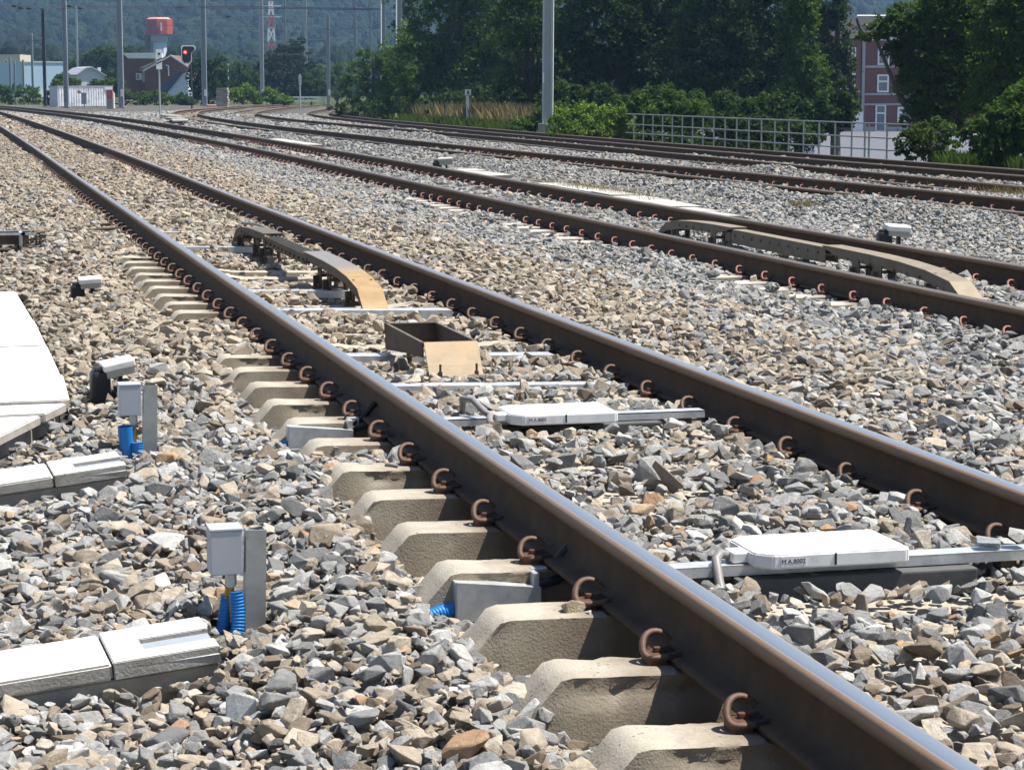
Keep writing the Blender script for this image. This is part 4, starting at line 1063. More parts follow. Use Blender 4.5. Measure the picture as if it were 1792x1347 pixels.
for i, (px, Y, lst, lb) in enumerate([(1050, 96, [(990,180,50,34),(1050,185,60,34),(1100,190,50,30)], 'dark undergrowth behind the bright bramble bush'),(1200, 92, [(1150,185,50,34),(1215,190,50,34),(1180,215,60,20)], 'dark undergrowth behind the left half of the railing'),(1330, 88, [(1280,195,50,36),(1340,200,50,36),(1310,225,60,20)], 'dark undergrowth behind the middle of the railing'),(1250, 84, [(1130,245,40,20),(1200,250,50,22),(1280,258,50,22),(1350,262,44,20)], 'low green scrub behind the foot of the railing'),(1430, 86, [(1390,205,40,36),(1440,200,40,44),(1475,190,26,50)], 'dark undergrowth left of the brick house')]):
    tree('undergrowth', lb, px, Y, lst, 8000, .15, 'dark', 80+i, 'bush', 'undergrowth of the grove', trunk=False, clump=.2)
# rear row closes the grove
for i, (px, Y, lst, lb) in enumerate([(840, 175, [(760,20,80,90),(860,0,110,100),(830,110,120,70)], 'tall tree behind the white sign, rear row of the grove'), (1010, 150, [(960,0,90,100),(1060,40,110,110),(1010,120,90,60)], 'tall tree behind the thick grey mast, rear row of the grove'),
        (1180, 140, [(1150,20,110,110),(1240,80,100,100),(1190,150,100,50)], 'tall tree behind the railing, rear row of the grove'), (1360, 135, [(1330,40,100,100),(1400,90,70,90),(1350,160,90,50)], 'tall tree left of the brick house, rear row of the grove')]):
    tree('rear_tree', lb, px, Y, lst, 14000, .26, 'dark', 30+i, group='rear row of the grove', deep=.5)
# grass ------------------------------------------------------------------
def grass(name, xy, n, h, w, mat, seed, label):
    g = np.random.default_rng(seed); X, Yy = xy(g, n)
    z = gz(X, Yy); n = len(X)
    H = h*g.uniform(.5, 1.25, n); a = g.uniform(0, 6.283, n); lean = g.normal(0, .28, (n, 2))*H[:, None]
    dx, dy = np.cos(a)*w, np.sin(a)*w
    V = np.stack([np.stack([X-dx, Yy-dy, z-.05], 1), np.stack([X+dx, Yy+dy, z-.05], 1), np.stack([X+lean[:,0]*.45+dx*.6, Yy+lean[:,1]*.45+dy*.6, z+H*.6], 1), np.stack([X+lean[:,0], Yy+lean[:,1], z+H], 1)], 1).reshape(-1, 3)
    o = mesh_np(name, V, np.arange(4*n), [4]*n, mat)
    at_ = o.data.attributes.new('hue', 'FLOAT', 'FACE'); at_.data.foreach_set('value', g.random(n).astype(np.float32))
    tag(o, label, 'grass', kind='stuff')
def bank(g, n, u0=2.5, u1=9, ya=98, yb=135):
    Yy = g.uniform(ya, yb, n); return T5.x(Yy)+g.uniform(u0, u1, n), Yy
grass('bank_grass', bank, 16000, .42, .022, LEAF['grass'], 40, 'green grass on the bank round the white sign')
grass('dry_grass', lambda g, n: bank(g, n, 4, 9, 100, 134), 7000, 1.0, .014, LEAF['dry'], 41, 'tall straw coloured grass behind the white sign')
grass('verge_grass', lambda g, n: bank(g, n, 2.5, 6, 30, 50.5), 22000, .35, .02, LEAF['mid'], 42, 'green verge grass below the trees at the right edge')
def spot(x, y, r):
    def f(g, n): return x+g.normal(0, r[0], n), y+g.normal(0, r[1], n)
    return f
def tuft(x, y, r, n, h, mat, seed, z, label):
    g = np.random.default_rng(seed)
    X = x+g.normal(0, r[0], n); Yy = y+g.normal(0, r[1], n); a = g.uniform(0, 6.28, n); H = h*g.uniform(.4, 1.2, n); w = .006
    ln = g.normal(0, .45, (n, 2))*H[:, None]
    V = np.stack([np.stack([X-np.cos(a)*w, Yy-np.sin(a)*w, 0*X], 1), np.stack([X+np.cos(a)*w, Yy+np.sin(a)*w, 0*X], 1), np.stack([X+ln[:,0], Yy+ln[:,1], H], 1)], 1).reshape(-1, 3)
    V -= np.array([x, y, 0]); o = mesh_np('grass_tuft', V, np.arange(3*n), [3]*n, mat); o.location = (x, y, z)
    at_ = o.data.attributes.new('hue', 'FLOAT', 'FACE'); at_.data.foreach_set('value', g.random(n).astype(np.float32))
    tag(o, label, 'grass tuft', 'dry grass tufts between the tracks')
tuft(6.42, 30.4, (.12,1.6), 900, .16, LEAF['dry'], 43, -.24, 'brown dry grass tuft by the pale lids beyond the second track')
tuft(float(T4.x(32.3))+.35, 32.3, (.18,1.0), 800, .22, LEAF['dry'], 44, -.52, 'yellow dry grass tuft between the rails of the fourth track')
tuft(8.35, 27.5, (.10,.18), 160, .09, LEAF['dry'], 45, -.28, 'small yellow weed on the grey stones between second and third track')

# ---- metal railing -----------------------------------------------------
STEEL_M = simple('railing_steel', (.27,.28,.29), .45, .5, .1, 6, .05)
t = empty('metal_railing', (20.5, 53, -.75)); tag(t, 'grey tubular metal railing with three rails along the street edge', 'railing')
def fx(y): return 20.5+.4*sstep(y, 58, 76)
fy = [52.5+1.13*i for i in range(21)] ; fy.insert(2, 53.9)
b = {k: MB() for k in range(3)}
for k, z in enumerate((.355, .0, -.30)):
    b[k].tube([(fx(y)-20.5, y-53, z+.75) for y in np.linspace(51.2, 76, 12)], .019, 8); b[k].build('rail_tube', STEEL_M, t)
for y in fy:
    mb = MB(); mb.box((fx(y)-20.5, y-53, .53), (.036,.04,1.14)); mb.build('post', STEEL_M, t)

# ---- masts -------------------------------------------------------------
MAST_M = simple('mast_grey_steel', (.30,.33,.36), .55, .25, .08, 3, .03); MASTL_M = simple('mast_pale_steel', (.42,.44,.46), .5, .25, .08, 3, .03); MASTD_M = simple('mast_dark_steel', (.05,.055,.065), .6, .2, .1, 3, .03)
SIGNW_M = simple('sign_white', (.78,.78,.76), .5, 0, .03, 3, .02); SIGNB_M = simple('sign_black', (.012,.012,.016), .6, 0, .1, 3, .02)
def mast(px, Y, top, w, mat, label, plate=False, group='catenary masts', tilt=0):
    p = at(px, 170, Y); z0 = float(gz(p.x, Y)); h = at(px, top, Y).z-z0; wm = w*Y/3921
    t = empty('catenary_mast', (p.x, Y, z0)); t.rotation_euler = (0, R(tilt), R(-12)); tag(t, label, 'mast', group)
    b = MB()
    b.box((-wm*.42,0,h/2), (wm*.16,wm,h)); b.box((wm*.42,0,h/2), (wm*.16,wm,h)); b.box((0,0,h/2), (wm*.68,wm*.14,h)); b.build('column', mat, t)
    b = MB(); b.box((0,0,.15), (wm*1.8,wm*1.8,.5)); b.build('footing', WHITE_C2, t)
    if plate:
        b = MB(); b.box((wm*.2,-wm*.55,1.6), (wm*.5,.02,.62)); b.build('number_plate', SIGNW_M, t)
    return t
big = mast(957, 91, -120, 17, MASTL_M, 'thick pale grey mast at the foot of the bushes, tallest in the photo', False, tilt=.3)
b = MB(); b.box((-.17,-.22,2.3), (.06,.02,.42)); b.build('number_plate', SIGNW_M, big)
b = MB(); b.tube([(.24,0,.3),(.24,0,7.5)], .022, 6); b.build('pale_edge', SIGNW_M, big)  # sunlit right edge of the mast, put in as a thin white tube
for px, Y, top, w, m, lb, pl in [
    (79, 214, 16, 5, MASTD_M, 'dark slim mast left of the white container', False), (116, 198, -60, 7.5, MAST_M, 'grey mast standing in front of the white container', False),
    (212, 196, -60, 9, MAST_M, 'grey mast left of the brick gable house', True), (358, 214, -60, 8.5, MAST_M, 'grey mast right of the red signal', True),
    (459, 226, -60, 6.5, MASTL_M, 'pale mast left of the dark conifer', True), (575, 232, 28, 6, MAST_M, 'grey mast right of the dark conifer, at the pale guard rail', True),
    (671, 190, -60, 9, MAST_M, 'grey mast with a pale edge, left of the two masts rising from the grove', False), (699, 170, -80, 11, MAST_M, 'thicker grey mast with a pale edge, right of the two masts rising from the grove', False),
    (58, 300, 58, 3.6, MAST_M, 'faint mast in front of the pale blue hall', False), (137, 340, 10, 3, MASTL_M, 'faint thin mast above the round dark tree', False), (42, 270, 105, 3, MAST_M, 'short faint mast left of the pale blue hall', False),
    (19, 265, 100, 3.2, MAST_M, 'short faint mast against the beige block', False), (27, 285, 108, 2.6, MAST_M, 'short faint mast between the beige block and the hall', False), (622, 300, -40, 5, MAST_M, 'faint mast left of the grove, against the wooded hill', False), (649, 330, -40, 4.5, MAST_M, 'faint mast close to the grove, against the wooded hill', False),
    (500, 330, -30, 4, MAST_M, 'faint mast above the dark conifer', False), (536, 350, -30, 5, MASTL_M, 'faint pale mast right of the lattice pylon', False)]:
    mast(px, Y, top, w, m, lb, pl)
for nm, px, Y, top, bot in (('pale', 667, 189.5, -60, 150), ('pale', 693.5, 169.5, -80, 120)):
    par = [o for o in bpy.data.objects if o.get('label', '').startswith(('grey mast with a pale edge' if px < 680 else 'thicker grey mast'))][0]
    a, c = at(px, top, Y), at(px, bot, Y); b = MB(); L = par.matrix_basis.inverted()
    b.tube([L @ a, L @ c], .05, 6); b.build('pale_edge', SIGNW_M, par)  # thin white tube down the left edge of the mast
# wires
def wire(pts, r, label, ins=()):
    P = [at(*p) for p in pts]; o0 = P[0].copy()
    t = empty('overhead_wire', o0); tag(t, label, 'wire', 'overhead wires')
    b = MB(); b.tube([p-o0 for p in P], r, 5); b.build('wire', MASTD_M, t)
    for px, py, Y in ins:
        c = at(px, py, Y)-o0; b = MB(); b.tube([c+Vector((-.22,0,0)), c+Vector((-.1,0,0)), c+Vector((.1,0,0)), c+Vector((.22,0,0))], [.05,.12,.12,.05], 8); b.build('insulator', SIGNB_M, t)
wire([(-60,10,196),(120,11,197),(330,11,198),(520,13,198),(672,16,190)], .035, 'long upper span wire across the hillside', [(25,10.6,196.4),(122,11,197)])
wire([(-60,14,196.5),(120,14.5,197.5),(330,14,198),(520,15.5,198),(672,18,190)], .035, 'long lower span wire across the hillside', [(36,14.2,196.6),(50,15,196.8),(140,14.5,197.5)])
wire([(-60,70,214),(30,71,214),(79,71,214)], .03, 'short wire to the dark slim mast')
wire([(212,30,196),(290,28,205),(358,30,214)], .025, 'wire between the masts above the red water tower', [(278,28,205)])
wire([(358,30,214),(460,27,226),(575,29,232)], .025, 'wire between the masts above the dark conifer', [(400,29,218),(545,28,231)])
wire([(459,95,226),(575,96,232)], .02, 'thin wire in front of the dark conifer')
wire([(-60,42,300),(200,44,300),(459,47,226)], .02, 'faint contact wire sagging across the hillside left of the conifer')
wire([(-60,62,330),(137,60,340),(330,64,300)], .02, 'faint contact wire above the pale blue hall')
wire([(358,52,214),(459,50,226),(575,52,232),(671,48,190)], .02, 'contact wire between the masts, right of the red signal')
wire([(459,70,226),(520,72,250),(622,66,300)], .02, 'faint wire above the crown of the conifer')
wire([(212,60,196),(250,61,205),(358,62,214)], .02, 'thin wire crossing in front of the red water tower')
wire([(671,24,189),(699,24,170)], .03, 'short wire between the two masts rising from the grove')

# ---- signals and signs -------------------------------------------------
def em(name, c, s):
    t = NT(name); t.set(Base_Color=(0.02,0,0), Emission_Color=c, Emission_Strength=s); return t.m
Y = 190; p = at(336, 186, Y); z0 = float(gz(p.x, Y)); t = empty('railway_signal', (p.x, Y, z0)); tag(t, 'railway signal with a white rimmed black head showing red', 'signal')
k = Y/3921
b = MB(); b.tube([(0,.1,0),(0,.1,at(336,78,Y).z-z0)], .07, 8); b.build('signal_mast', MASTD_M, t)
hz = at(331, 96, Y).z-z0; hx = (331-336)*k
shape = [(-9,16),(-12,13),(-12,-10),(-8,-16),(2,-16),(6,-11),(6,3),(13,9),(13,14),(9,16)]
def plateXZ(b, pts, y0, y1, cx, cz, sc, mi=0): b.prism([(cx+x*sc, cz+z*sc) for x, z in pts], 'y', y0, y1, mi)
b = MB(); plateXZ(b, shape, -.03, .0, hx, hz, k); b.build('rim', SIGNW_M, t)
b = MB(); plateXZ(b, [(x*.84-.2, z*.88) for x, z in shape], -.05, -.031, hx, hz, k); hd = b.build('head_plate', SIGNB_M, t)
b = MB(); b.tube([(hx-5.3*k,-.051,hz+4*k),(hx-5.3*k,-.09,hz+4*k)], 1.6*k, 14); b.build('red_lamp', em('lamp_red_core', (1,.16,.10), 4), hd)
b = MB(); b.tube([(hx-5*k,-.0505,hz+4*k),(hx-5*k,-.06,hz+4*k)], 3.6*k, 16); b.build('lamp_glass', em('lamp_red_glass', (1,.03,.02), .7), hd)
b = MB(); b.box((-3*k,-.1,at(333,165,Y).z-z0), (7*k,.1,7*k)); plate_ = b.build('number_plate', SIGNW_M, t)
b = MB(); b.tube([(-2.6*k,-.151,at(333,165,Y).z-z0),(-2.6*k,-.16,at(333,165,Y).z-z0)], 2*k, 10); b.build('dot', SIGNB_M, plate_)
b = MB(); b.box((-2*k,-.05,at(333,177,Y).z-z0), (9*k,.3,8*k)); b.build('control_box', MASTD_M, t)
# distance board
Y = 135; p = at(280, 200, Y); z0 = float(gz(p.x, Y)); k = Y/3921; t = empty('distance_board', (p.x, Y, z0)); tag(t, 'white board with a black dot and two slanting bars on a thin post', 'sign')
b = MB(); b.tube([(0,0,0),(0,0,at(280,90,Y).z-z0)], .05, 8); b.build('post', MASTL_M, t)
zc = at(280,104,Y).z-z0
b = MB(); b.box((0,-.07,zc), (10*k,.03,34*k)); bd = b.build('board', SIGNW_M, t)
b = MB(); b.tube([(0,-.086,zc+9*k),(0,-.092,zc+9*k)], 2.2*k, 12)
for dz in (-1.5, -6.5): b.prism([(-4.6*k,zc+(dz-2.2)*k),(4.6*k,zc+(dz+2.0)*k),(4.6*k,zc+(dz+4.2)*k),(-4.6*k,zc+(dz-.0)*k)], 'y', -.092, -.086)
b.build('marking', SIGNB_M, bd)
Y = 150; p = at(525.5, 195, Y); z0 = float(gz(p.x, Y)); k = Y/3921; t = empty('track_sign', (p.x, Y, z0)); tag(t, 'small pale pointed sign on a thin post inside the far curve', 'sign')
b = MB(); b.tube([(0,0,0),(0,0,at(525,135,Y).z-z0)], .045, 8); b.build('post', MASTL_M, t)
zc = at(525,141,Y).z-z0; b = MB(); b.prism([(-2.4*k,zc-8*k),(2.4*k,zc-8*k),(2.6*k,zc+7*k),(0,zc+12*k),(-2.6*k,zc+7*k)], 'y', -.08, -.05); bd = b.build('board', MASTL_M, t)
b = MB(); b.box((0,-.084,zc+3*k), (2.2*k,.006,2.6*k)); b.box((0,-.084,zc-3.5*k), (2.2*k,.006,3*k)); b.build('marking', MAST_M, bd)
Y = 112; p = at(818.5, 207, Y); z0 = float(gz(p.x, Y)); k = Y/3921; t = empty('whistle_sign', (p.x, Y, z0)); tag(t, 'small square white sign with a black A on a white post in tall grass', 'sign')
b = MB(); b.box((0,0,.75), (4.6*k,.09,1.5)); b.build('post', SIGNW_M, t)
zc = at(818,162,Y).z-z0; b = MB(); b.box((0,-.07,zc), (11*k,.03,10.5*k)); bd = b.build('board', SIGNW_M, t)
b = MB(); b.prism([(-2.3*k,zc-4*k),(-.8*k,zc-4*k),(-.5*k,zc-2*k),(.7*k,zc-2*k),(1.0*k,zc-4*k),(2.5*k,zc-4*k),(1.2*k,zc+3.4*k),(-.8*k,zc+3.4*k)], 'y', -.092, -.086); b.build('letter', SIGNB_M, bd)
p = at(693, 206, 118); b = MB(); b.box((0,0,.12), (.12,.10,.22), taper=.7); o = b.build('marker_stone', WHITE_C); o.location = p; tag(o, 'tiny white marker stone at the foot of the grove', 'marker')
# guard rail
Y = 232; a, c = at(510,171,Y), at(570,171,Y); t = empty('guard_rail', (a.x, Y, float(gz(a.x, Y)))); tag(t, 'pale green guard rail at the end of the curving tracks', 'guard rail')
GR = simple('guard_green', (.42,.50,.42), .5, .1, .05, 3, .02)
for py in (170.5, 176.5):
    b = MB(); z = at(540,py,Y).z-t.location.z; b.box(((c.x-a.x)/2,0,z), (c.x-a.x,.06,.17)); b.build('beam', GR, t)
for i in range(4):
    b = MB(); b.box(((c.x-a.x)*(i+.2)/3.4,.06,.5), (.1,.06,1.3)); b.build('post', MAST_M, t)

# ---- buildings ----------------------------------------------------------
def brick(name, c):
    t = NT(name); oc = t.coord('Object'); br = t.new('ShaderNodeTexBrick'); br.inputs['Scale'].default_value = 5
    mp = t.new('ShaderNodeMapping'); mp.inputs['Rotation'].default_value = (R(90), 0, 0); t.l(oc, mp.inputs[0]); t.l(mp.outputs[0], br.inputs[0])
    br.inputs['Color1'].default_value = (*c, 1); br.inputs['Color2'].default_value = (*[x*.7 for x in c], 1); br.inputs['Mortar'].default_value = (.2,.16,.14,1); br.inputs['Mortar Size'].default_value = .012
    n = t.noise(.8, oc, 5); t.set(Base_Color=t.mix(t.ramp(n, [(.4,(0,0,0)),(.8,(.5,)*3)]), br.outputs[0], tuple(x*.5 for x in c)), Roughness=.9); return t.m
BRICK = brick('brick_red', (.185,.058,.042)); BRICKD = brick('brick_dark', (.15,.072,.058))
SLATE = simple('roof_slate', (.045,.042,.042), .9, 0, .2, 3, .2, spec=.08); STONE = simple('blue_stone', (.36,.37,.38), .8, 0, .1, 3, .05); GLASS = simple('window_glass', (.10,.14,.19), .08, 0, .2, 1, 0, spec=.8)
PVC = simple('white_frame', (.75,.77,.80), .4, 0, .03, 3, .02); RENDER_B = simple('render_blue_white', (.50,.55,.64), .8, 0, .05, 1, .05); RENDER_W = simple('render_grey_white', (.62,.64,.68), .85, 0, .06, 1, .05)
HALL = simple('hall_blue', (.42,.56,.68), .5, .1, .04, .5, .02); BEIGE = simple('render_beige', (.50,.46,.36), .9, 0, .08, 1, .05); REDP = simple('tower_red', (.36,.06,.045), .6, 0, .08, 1, .05); ROOFW = simple('roof_pale', (.74,.74,.70), .6, 0, .05, 1, .02)
def frame3(px, py, Y): v = at(px, py, Y); return v
class Bld:
    """building whose front stands across the line of sight at distance Y; u, v are pixels of the photograph"""
    def __init__(s, name, label, px, pyb, Y, cat='building', rz=0):
        s.Y = Y; s.k = Y/3921*1.0; s.px = px; s.pyb = pyb
        s.o = at(px, pyb, Y); s.t = empty(name, s.o); s.t.rotation_euler = (0, 0, -R(14.22)+R(rz))
        tag(s.t, label, cat)
    def u(s, px): return (px-s.px)*s.k*1.03
    def v(s, py): return (s.pyb-py)*s.k*1.03
    def rect(s, name, mat, x0, x1, ya, yb, d0, d1, parent=None):
        b = MB(); b.box(((s.u(x0)+s.u(x1))/2, (d0+d1)/2, (s.v(ya)+s.v(yb))/2), (abs(s.u(x1)-s.u(x0)), d1-d0, abs(s.v(ya)-s.v(yb))))
        return b.build(name, mat, parent or s.t)
    def poly(s, name, mat, pts, d0, d1, parent=None):
        b = MB(); b.prism([(s.u(x), s.v(y)) for x, y in pts], 'y', d0, d1); return b.build(name, mat, parent or s.t)
    def window(s, x0, x1, ya, yb, name='window', bar=None, glass=GLASS):
        f = s.rect(name, PVC, x0, x1, ya, yb, -.06, .02)
        w = (x1-x0)*.14
        if bar is None: s.rect('pane', glass, x0+w, x1-w, ya+w, yb-w, -.075, -.062, f)
        else:
            s.rect('pane', glass, x0+w, x1-w, ya+w, bar-w*.4, -.075, -.062, f); s.rect('pane', glass, x0+w, x1-w, bar+w*.6, yb-w, -.075, -.062, f)
        return f
# brick town house behind the railing
h = Bld('brick_house', 'three storey red brick house with white windows behind the railing', 1512, 233, 205, 'house')
h.rect('wall', BRICK, 1511, 1760, 64, 233, .03, 9)
h.rect('plinth', STONE, 1511, 1760, 222, 233, -.03, .028)
h.rect('party_wall_stone', STONE, 1506, 1511.5, 60, 231, -.04, 8.9)
for ya, yb, n in ((112, 116, 'string_course'), (161.5, 165, 'string_course'), (62, 67, 'cornice'), (180, 183, 'string_course')): h.rect(n, STONE if n != 'cornice' else PVC, 1512, 1760, ya, yb, -.12, .028)
b = MB(); z0, z1, z2 = h.v(62), h.v(22), 9
b.prism([(-.25,z0+.01),(4.6,z1),(9.2,z0+.01)], 'x', h.u(1508), h.u(1762)); rf = b.build('roof', SLATE, h.t)
b = MB(); b.tube([(h.u(1508),4.6,z1+.05),(h.u(1762),4.6,z1+.05)], .12, 6); b.build('ridge', ROOFW, rf)
for px, py in ((1500,30),(1524,42),(1580,42),(1622,28),(1655,12)):
    f = (h.v(py)-z0)/(z1-z0); b = MB(); M = Matrix.Rotation(math.atan2(z1-z0, 4.85), 3, 'X')
    if px > 1508: b.box((h.u(px),-.25+4.85*f-.05,h.v(py)+.06), (.55,.75,.08), M); b.build('skylight', PVC, rf)
for x0, x1 in ((1534,1555),(1574,1594),(1614,1634),(1680,1700)):
    h.window(x0, x1, 79, 111, bar=91); h.window(x0, x1, 128, 160, bar=140)
h.window(1532, 1551, 182, 231, 'door', bar=197); h.window(1572, 1596, 186, 214, bar=196); h.window(1614, 1636, 186, 214, bar=196)
n2 = Bld('brick_house', 'neighbouring brick house with a white door, left end of the terrace', 1470, 233, 205, 'house')
n2.rect('wall', BRICK, 1440, 1505, 66, 233, .03, 9); n2.rect('string_course', STONE, 1440, 1505, 157, 161, -.1, .028)
d = n2.rect('door', PVC, 1493, 1511, 195, 231, -.05, .027); n2.rect('fanlight', GLASS, 1494, 1505, 182, 194, -.05, .027)
b = MB(); b.prism([(-.25,n2.v(64)),(4.6,n2.v(24)),(9.2,n2.v(64))], 'x', n2.u(1440), n2.u(1505)); b.build('roof', SLATE, n2.t)
for x0 in (1452,1478): n2.window(x0, x0+18, 80, 110, bar=90); n2.window(x0, x0+18, 126, 155, bar=138)
# street below
STREET = simple('street_asphalt', (.11,.11,.125), .9, 0, .08, 1.2, .05)
a0 = at(1340, 232, 204); a1 = at(1800, 232, 204); b0 = at(1340, 300, 75); b1 = at(1800, 300, 66)
z = h.o.z
b = MB(); b.add([(36,100,z+.16),(58,92,z+.16),(100,203,z+.16),(62,206,z+.16)], [(0,1,2,3)]); o = b.build('street', STREET); tag(o, kind='structure')
q = at(1410, 263, 118); b = MB(); b.box((0,0,0), (.95,.25,.9), ch=.02); o = b.build('boundary_wall', RENDER_B); o.location = q; o.rotation_euler = (0,0,-R(14)); tag(o, 'low white wall stub by the street, seen through the railing', 'wall')
q = at(1645, 258, 58); b = MB(); b.box((0,0,0), (.42,.3,.75), ch=.02); b.box((0,0,.40), (.5,.38,.06), ch=.01); o = b.build('stone_pillar', WHITE_C2); o.location = q; tag(o, 'grey stone pillar among the shrubs right of the railing', 'pillar')
# container and things by it
c = Bld('site_container', 'white ribbed site container at the far left of the tracks', 102, 187, 206, 'container', 28)
b = MB(); W_ = c.u(195); n = 44
pts = []
for i in range(n): pts += [(W_*i/n, -.03 if i % 2 else 0), (W_*(i+.8)/n, -.03 if i % 2 else 0)]
b.prism(pts+[(W_,2.4),(0,2.4)], 'z', .05, c.v(154)); b.build('body', simple('container_white', (.84,.85,.88), .6, 0, .05, .8, .05, dirt=(.45,.43,.40), dscale=1.2), c.t)
b = MB(); b.box((W_/2,1.2,c.v(153.5)), (W_+.1,2.5,.1)); b.build('roof_rim', STONE, c.t)
b = MB(); b.box((W_-.35,-.06,c.v(157)), (.75,.06,.22)); b.build('sign_panel', RENDER_W, c.t)
b = MB(); b.box((-.02,1.2,c.v(170)), (.05,2.41,c.v(154))); b.build('end_panel', simple('container_end', (.50,.52,.58), .6), c.t)
c = Bld('concrete_post', 'concrete post with a red and white painted top beside the container', 192, 190, 190, 'post')
c.rect('shaft', WHITE_C2, 187, 197, 176, 192, 0, .5); c.rect('painted_top', simple('graffiti_red', (.45,.12,.14), .7, 0, .6, 3, .02), 187, 197, 160, 175.9, 0, .5); c.rect('edge', ROOFW, 197.2, 199, 164, 190, .05, .45)
c = Bld('signal_cabinet', 'small grey cabinet on a thin leg in front of the container', 147, 188, 192, 'cabinet')
c.rect('leg', MASTL_M, 146.5, 148.5, 183, 189, .0, .1); c.rect('case', MAST_M, 143.5, 151.5, 164, 183, -.1, .3)
b = MB(); b.tube([(c.u(140),-.12,c.v(163)),(c.u(140),-.16,c.v(163))], 3.2*c.k, 12); b.build('warning_disc', simple('disc_yellow', (.6,.42,.12), .6), c.t)
c = Bld('white_tanks', 'pair of small white tanks left of the container', 92, 187, 212, 'tank')
for x in (89.5, 97.5):
    b = MB(); b.tube([(c.u(x),.3,.0),(c.u(x),.3,c.v(177)),(c.u(x),.3,c.v(175.5))], [.19,.19,.12], 12); b.build('tank', RENDER_W, c.t)
# brick gable house
g = Bld('gable_house', 'dark brick gable house with a light blue lean-to below the water tower', 254, 178, 270, 'house')
g.poly('wall', BRICKD, [(254,178),(254,124),(298,101),(332,126),(332,178)], 0, 8)
g.poly('verge', ROOFW, [(250,127),(298,100.5),(299,103),(252,129)], -.15, -.003); g.poly('verge', ROOFW, [(298,100.5),(336,124),(335,127),(298,103)], -.15, -.003)
b = MB(); b.add([(g.u(248),-.2,g.v(127.5)),(g.u(298),-.2,g.v(99.5)),(g.u(278),8.2,g.v(99.5)),(g.u(222),8.2,g.v(123))], [(0,1,2,3)]); b.add([(g.u(248),-.2,g.v(128.5)),(g.u(298),-.2,g.v(100.4)),(g.u(278),8.2,g.v(100.4)),(g.u(222),8.2,g.v(124))], [(3,2,1,0)]); b.build('roof', SLATE, g.t)
g.rect('side_wing', BRICKD, 224, 253.8, 122, 178, 2.5, 7.5); w = g.rect('window', PVC, 234, 244, 131, 142, 2.42, 2.49); g.rect('pane', GLASS, 235, 239, 132, 141, 2.40, 2.419, w); g.rect('window', RENDER_B, 245, 252, 128, 146, 2.42, 2.49)
b = MB(); b.tube([(g.u(290),-.06,g.v(118)),(g.u(294),-.06,g.v(118.5)),(g.u(294.5),-.06,g.v(136))], .09, 6); b.build('drain_pipe', RENDER_W, g.t)
l = g.poly('lean_to', RENDER_B, [(297,178),(297,160),(322,131),(331,130),(331,178)], -2.5, -.02); g.poly('lean_to_roof', simple('roof_navy', (.05,.07,.14), .6), [(283,158),(284,155),(318,128),(330,128),(322,133),(297,163)], -2.7, -2.51, l)
g = Bld('shed', 'low brick shed with a pale flat roof left of the gable house', 217, 178, 300, 'building')
g.rect('wall', BRICKD, 217, 256, 107.5, 178, 0, 6); g.poly('roof', ROOFW, [(216,98),(272,97.5),(272,107),(226,107)], -.2, 6.2)
# water tower
w = Bld('water_tower', 'water tower with a red tank on a pale grey shaft above the houses', 276, 170, 560, 'water tower')
def oct_(b, px0, px1, ya, yb, mi=0, n=8, r1=1.0):
    cx = w.u((px0+px1)/2); r = w.u(px1)-cx; k = []
    b.tube([(cx, 3.2, w.v(yb)), (cx, 3.2, w.v(ya))], [r*1.05, r*1.05*r1], n, mi, smooth=False)
b = MB(); oct_(b, 265, 289, 79, 170); b.build('shaft', RENDER_B, w.t)
b = MB(); oct_(b, 261, 291, 66, 78.8); b.build('collar', STONE, w.t)
b = MB(); oct_(b, 255, 299, 41.5, 65.8); tk = b.build('tank', REDP, w.t)
b = MB(); oct_(b, 257, 297, 38, 41.4, r1=.75); b.build('tank_roof', simple('tank_pink', (.50,.22,.19), .7), tk)
b = MB(); b.box((w.u(284),-.1,w.v(54)), (.35,.3,2.0)); b.build('ladder', ROOFW, tk)
b = MB(); b.box((w.u(258.5),2.5,w.v(83)), (1.0,2,5)); b.build('stair_turret', BRICKD, w.t)
# halls at the far left
q = Bld('blue_hall', 'pale blue windowless hall at the far left', 44, 162, 330, 'building', 30)
q.rect('wall', HALL, 43, 115, 113, 158, 0, 14); q.rect('lower_wall', RENDER_W, 43, 115, 158, 170, -.02, 14); q.rect('roof_edge', RENDER_W, 42.5, 115.5, 111.5, 113, -.1, 14)
q = Bld('beige_block', 'beige block at the left edge of the photo', -10, 170, 420, 'building')
q.rect('wall', BEIGE, -40, 34, 101, 172, 0, 10)
for x in (-6, 8, 20): q.window(x, x+6, 110, 118); q.window(x, x+6, 128, 136)
q = Bld('low_house', 'low house with a dark roof between the beige block and the blue hall', 28, 170, 370, 'house')
q.rect('wall', RENDER_W, 15, 42, 128, 170, 0, 6); q.poly('roof', SLATE, [(12,129),(22,118),(28,119),(42,128)], -.3, 6.2)
q = Bld('white_house', 'small pale house with a chimney behind the container', 136, 165, 310, 'house', 25)
q.poly('wall', RENDER_W, [(137,165),(137,131),(150,122),(160,120.5),(176,129),(182,134),(182,165)], 0, 7)
rf = q.poly('roof', simple('roof_violet_grey', (.30,.30,.36), .8), [(134,133),(150,121.5),(161,119.5),(185,134),(184,135.5),(160,122),(151,124),(135,135)], -.3, 7.2); q.rect('chimney', RENDER_W, 175.5, 179, 121, 130, 1, 1.8, rf)
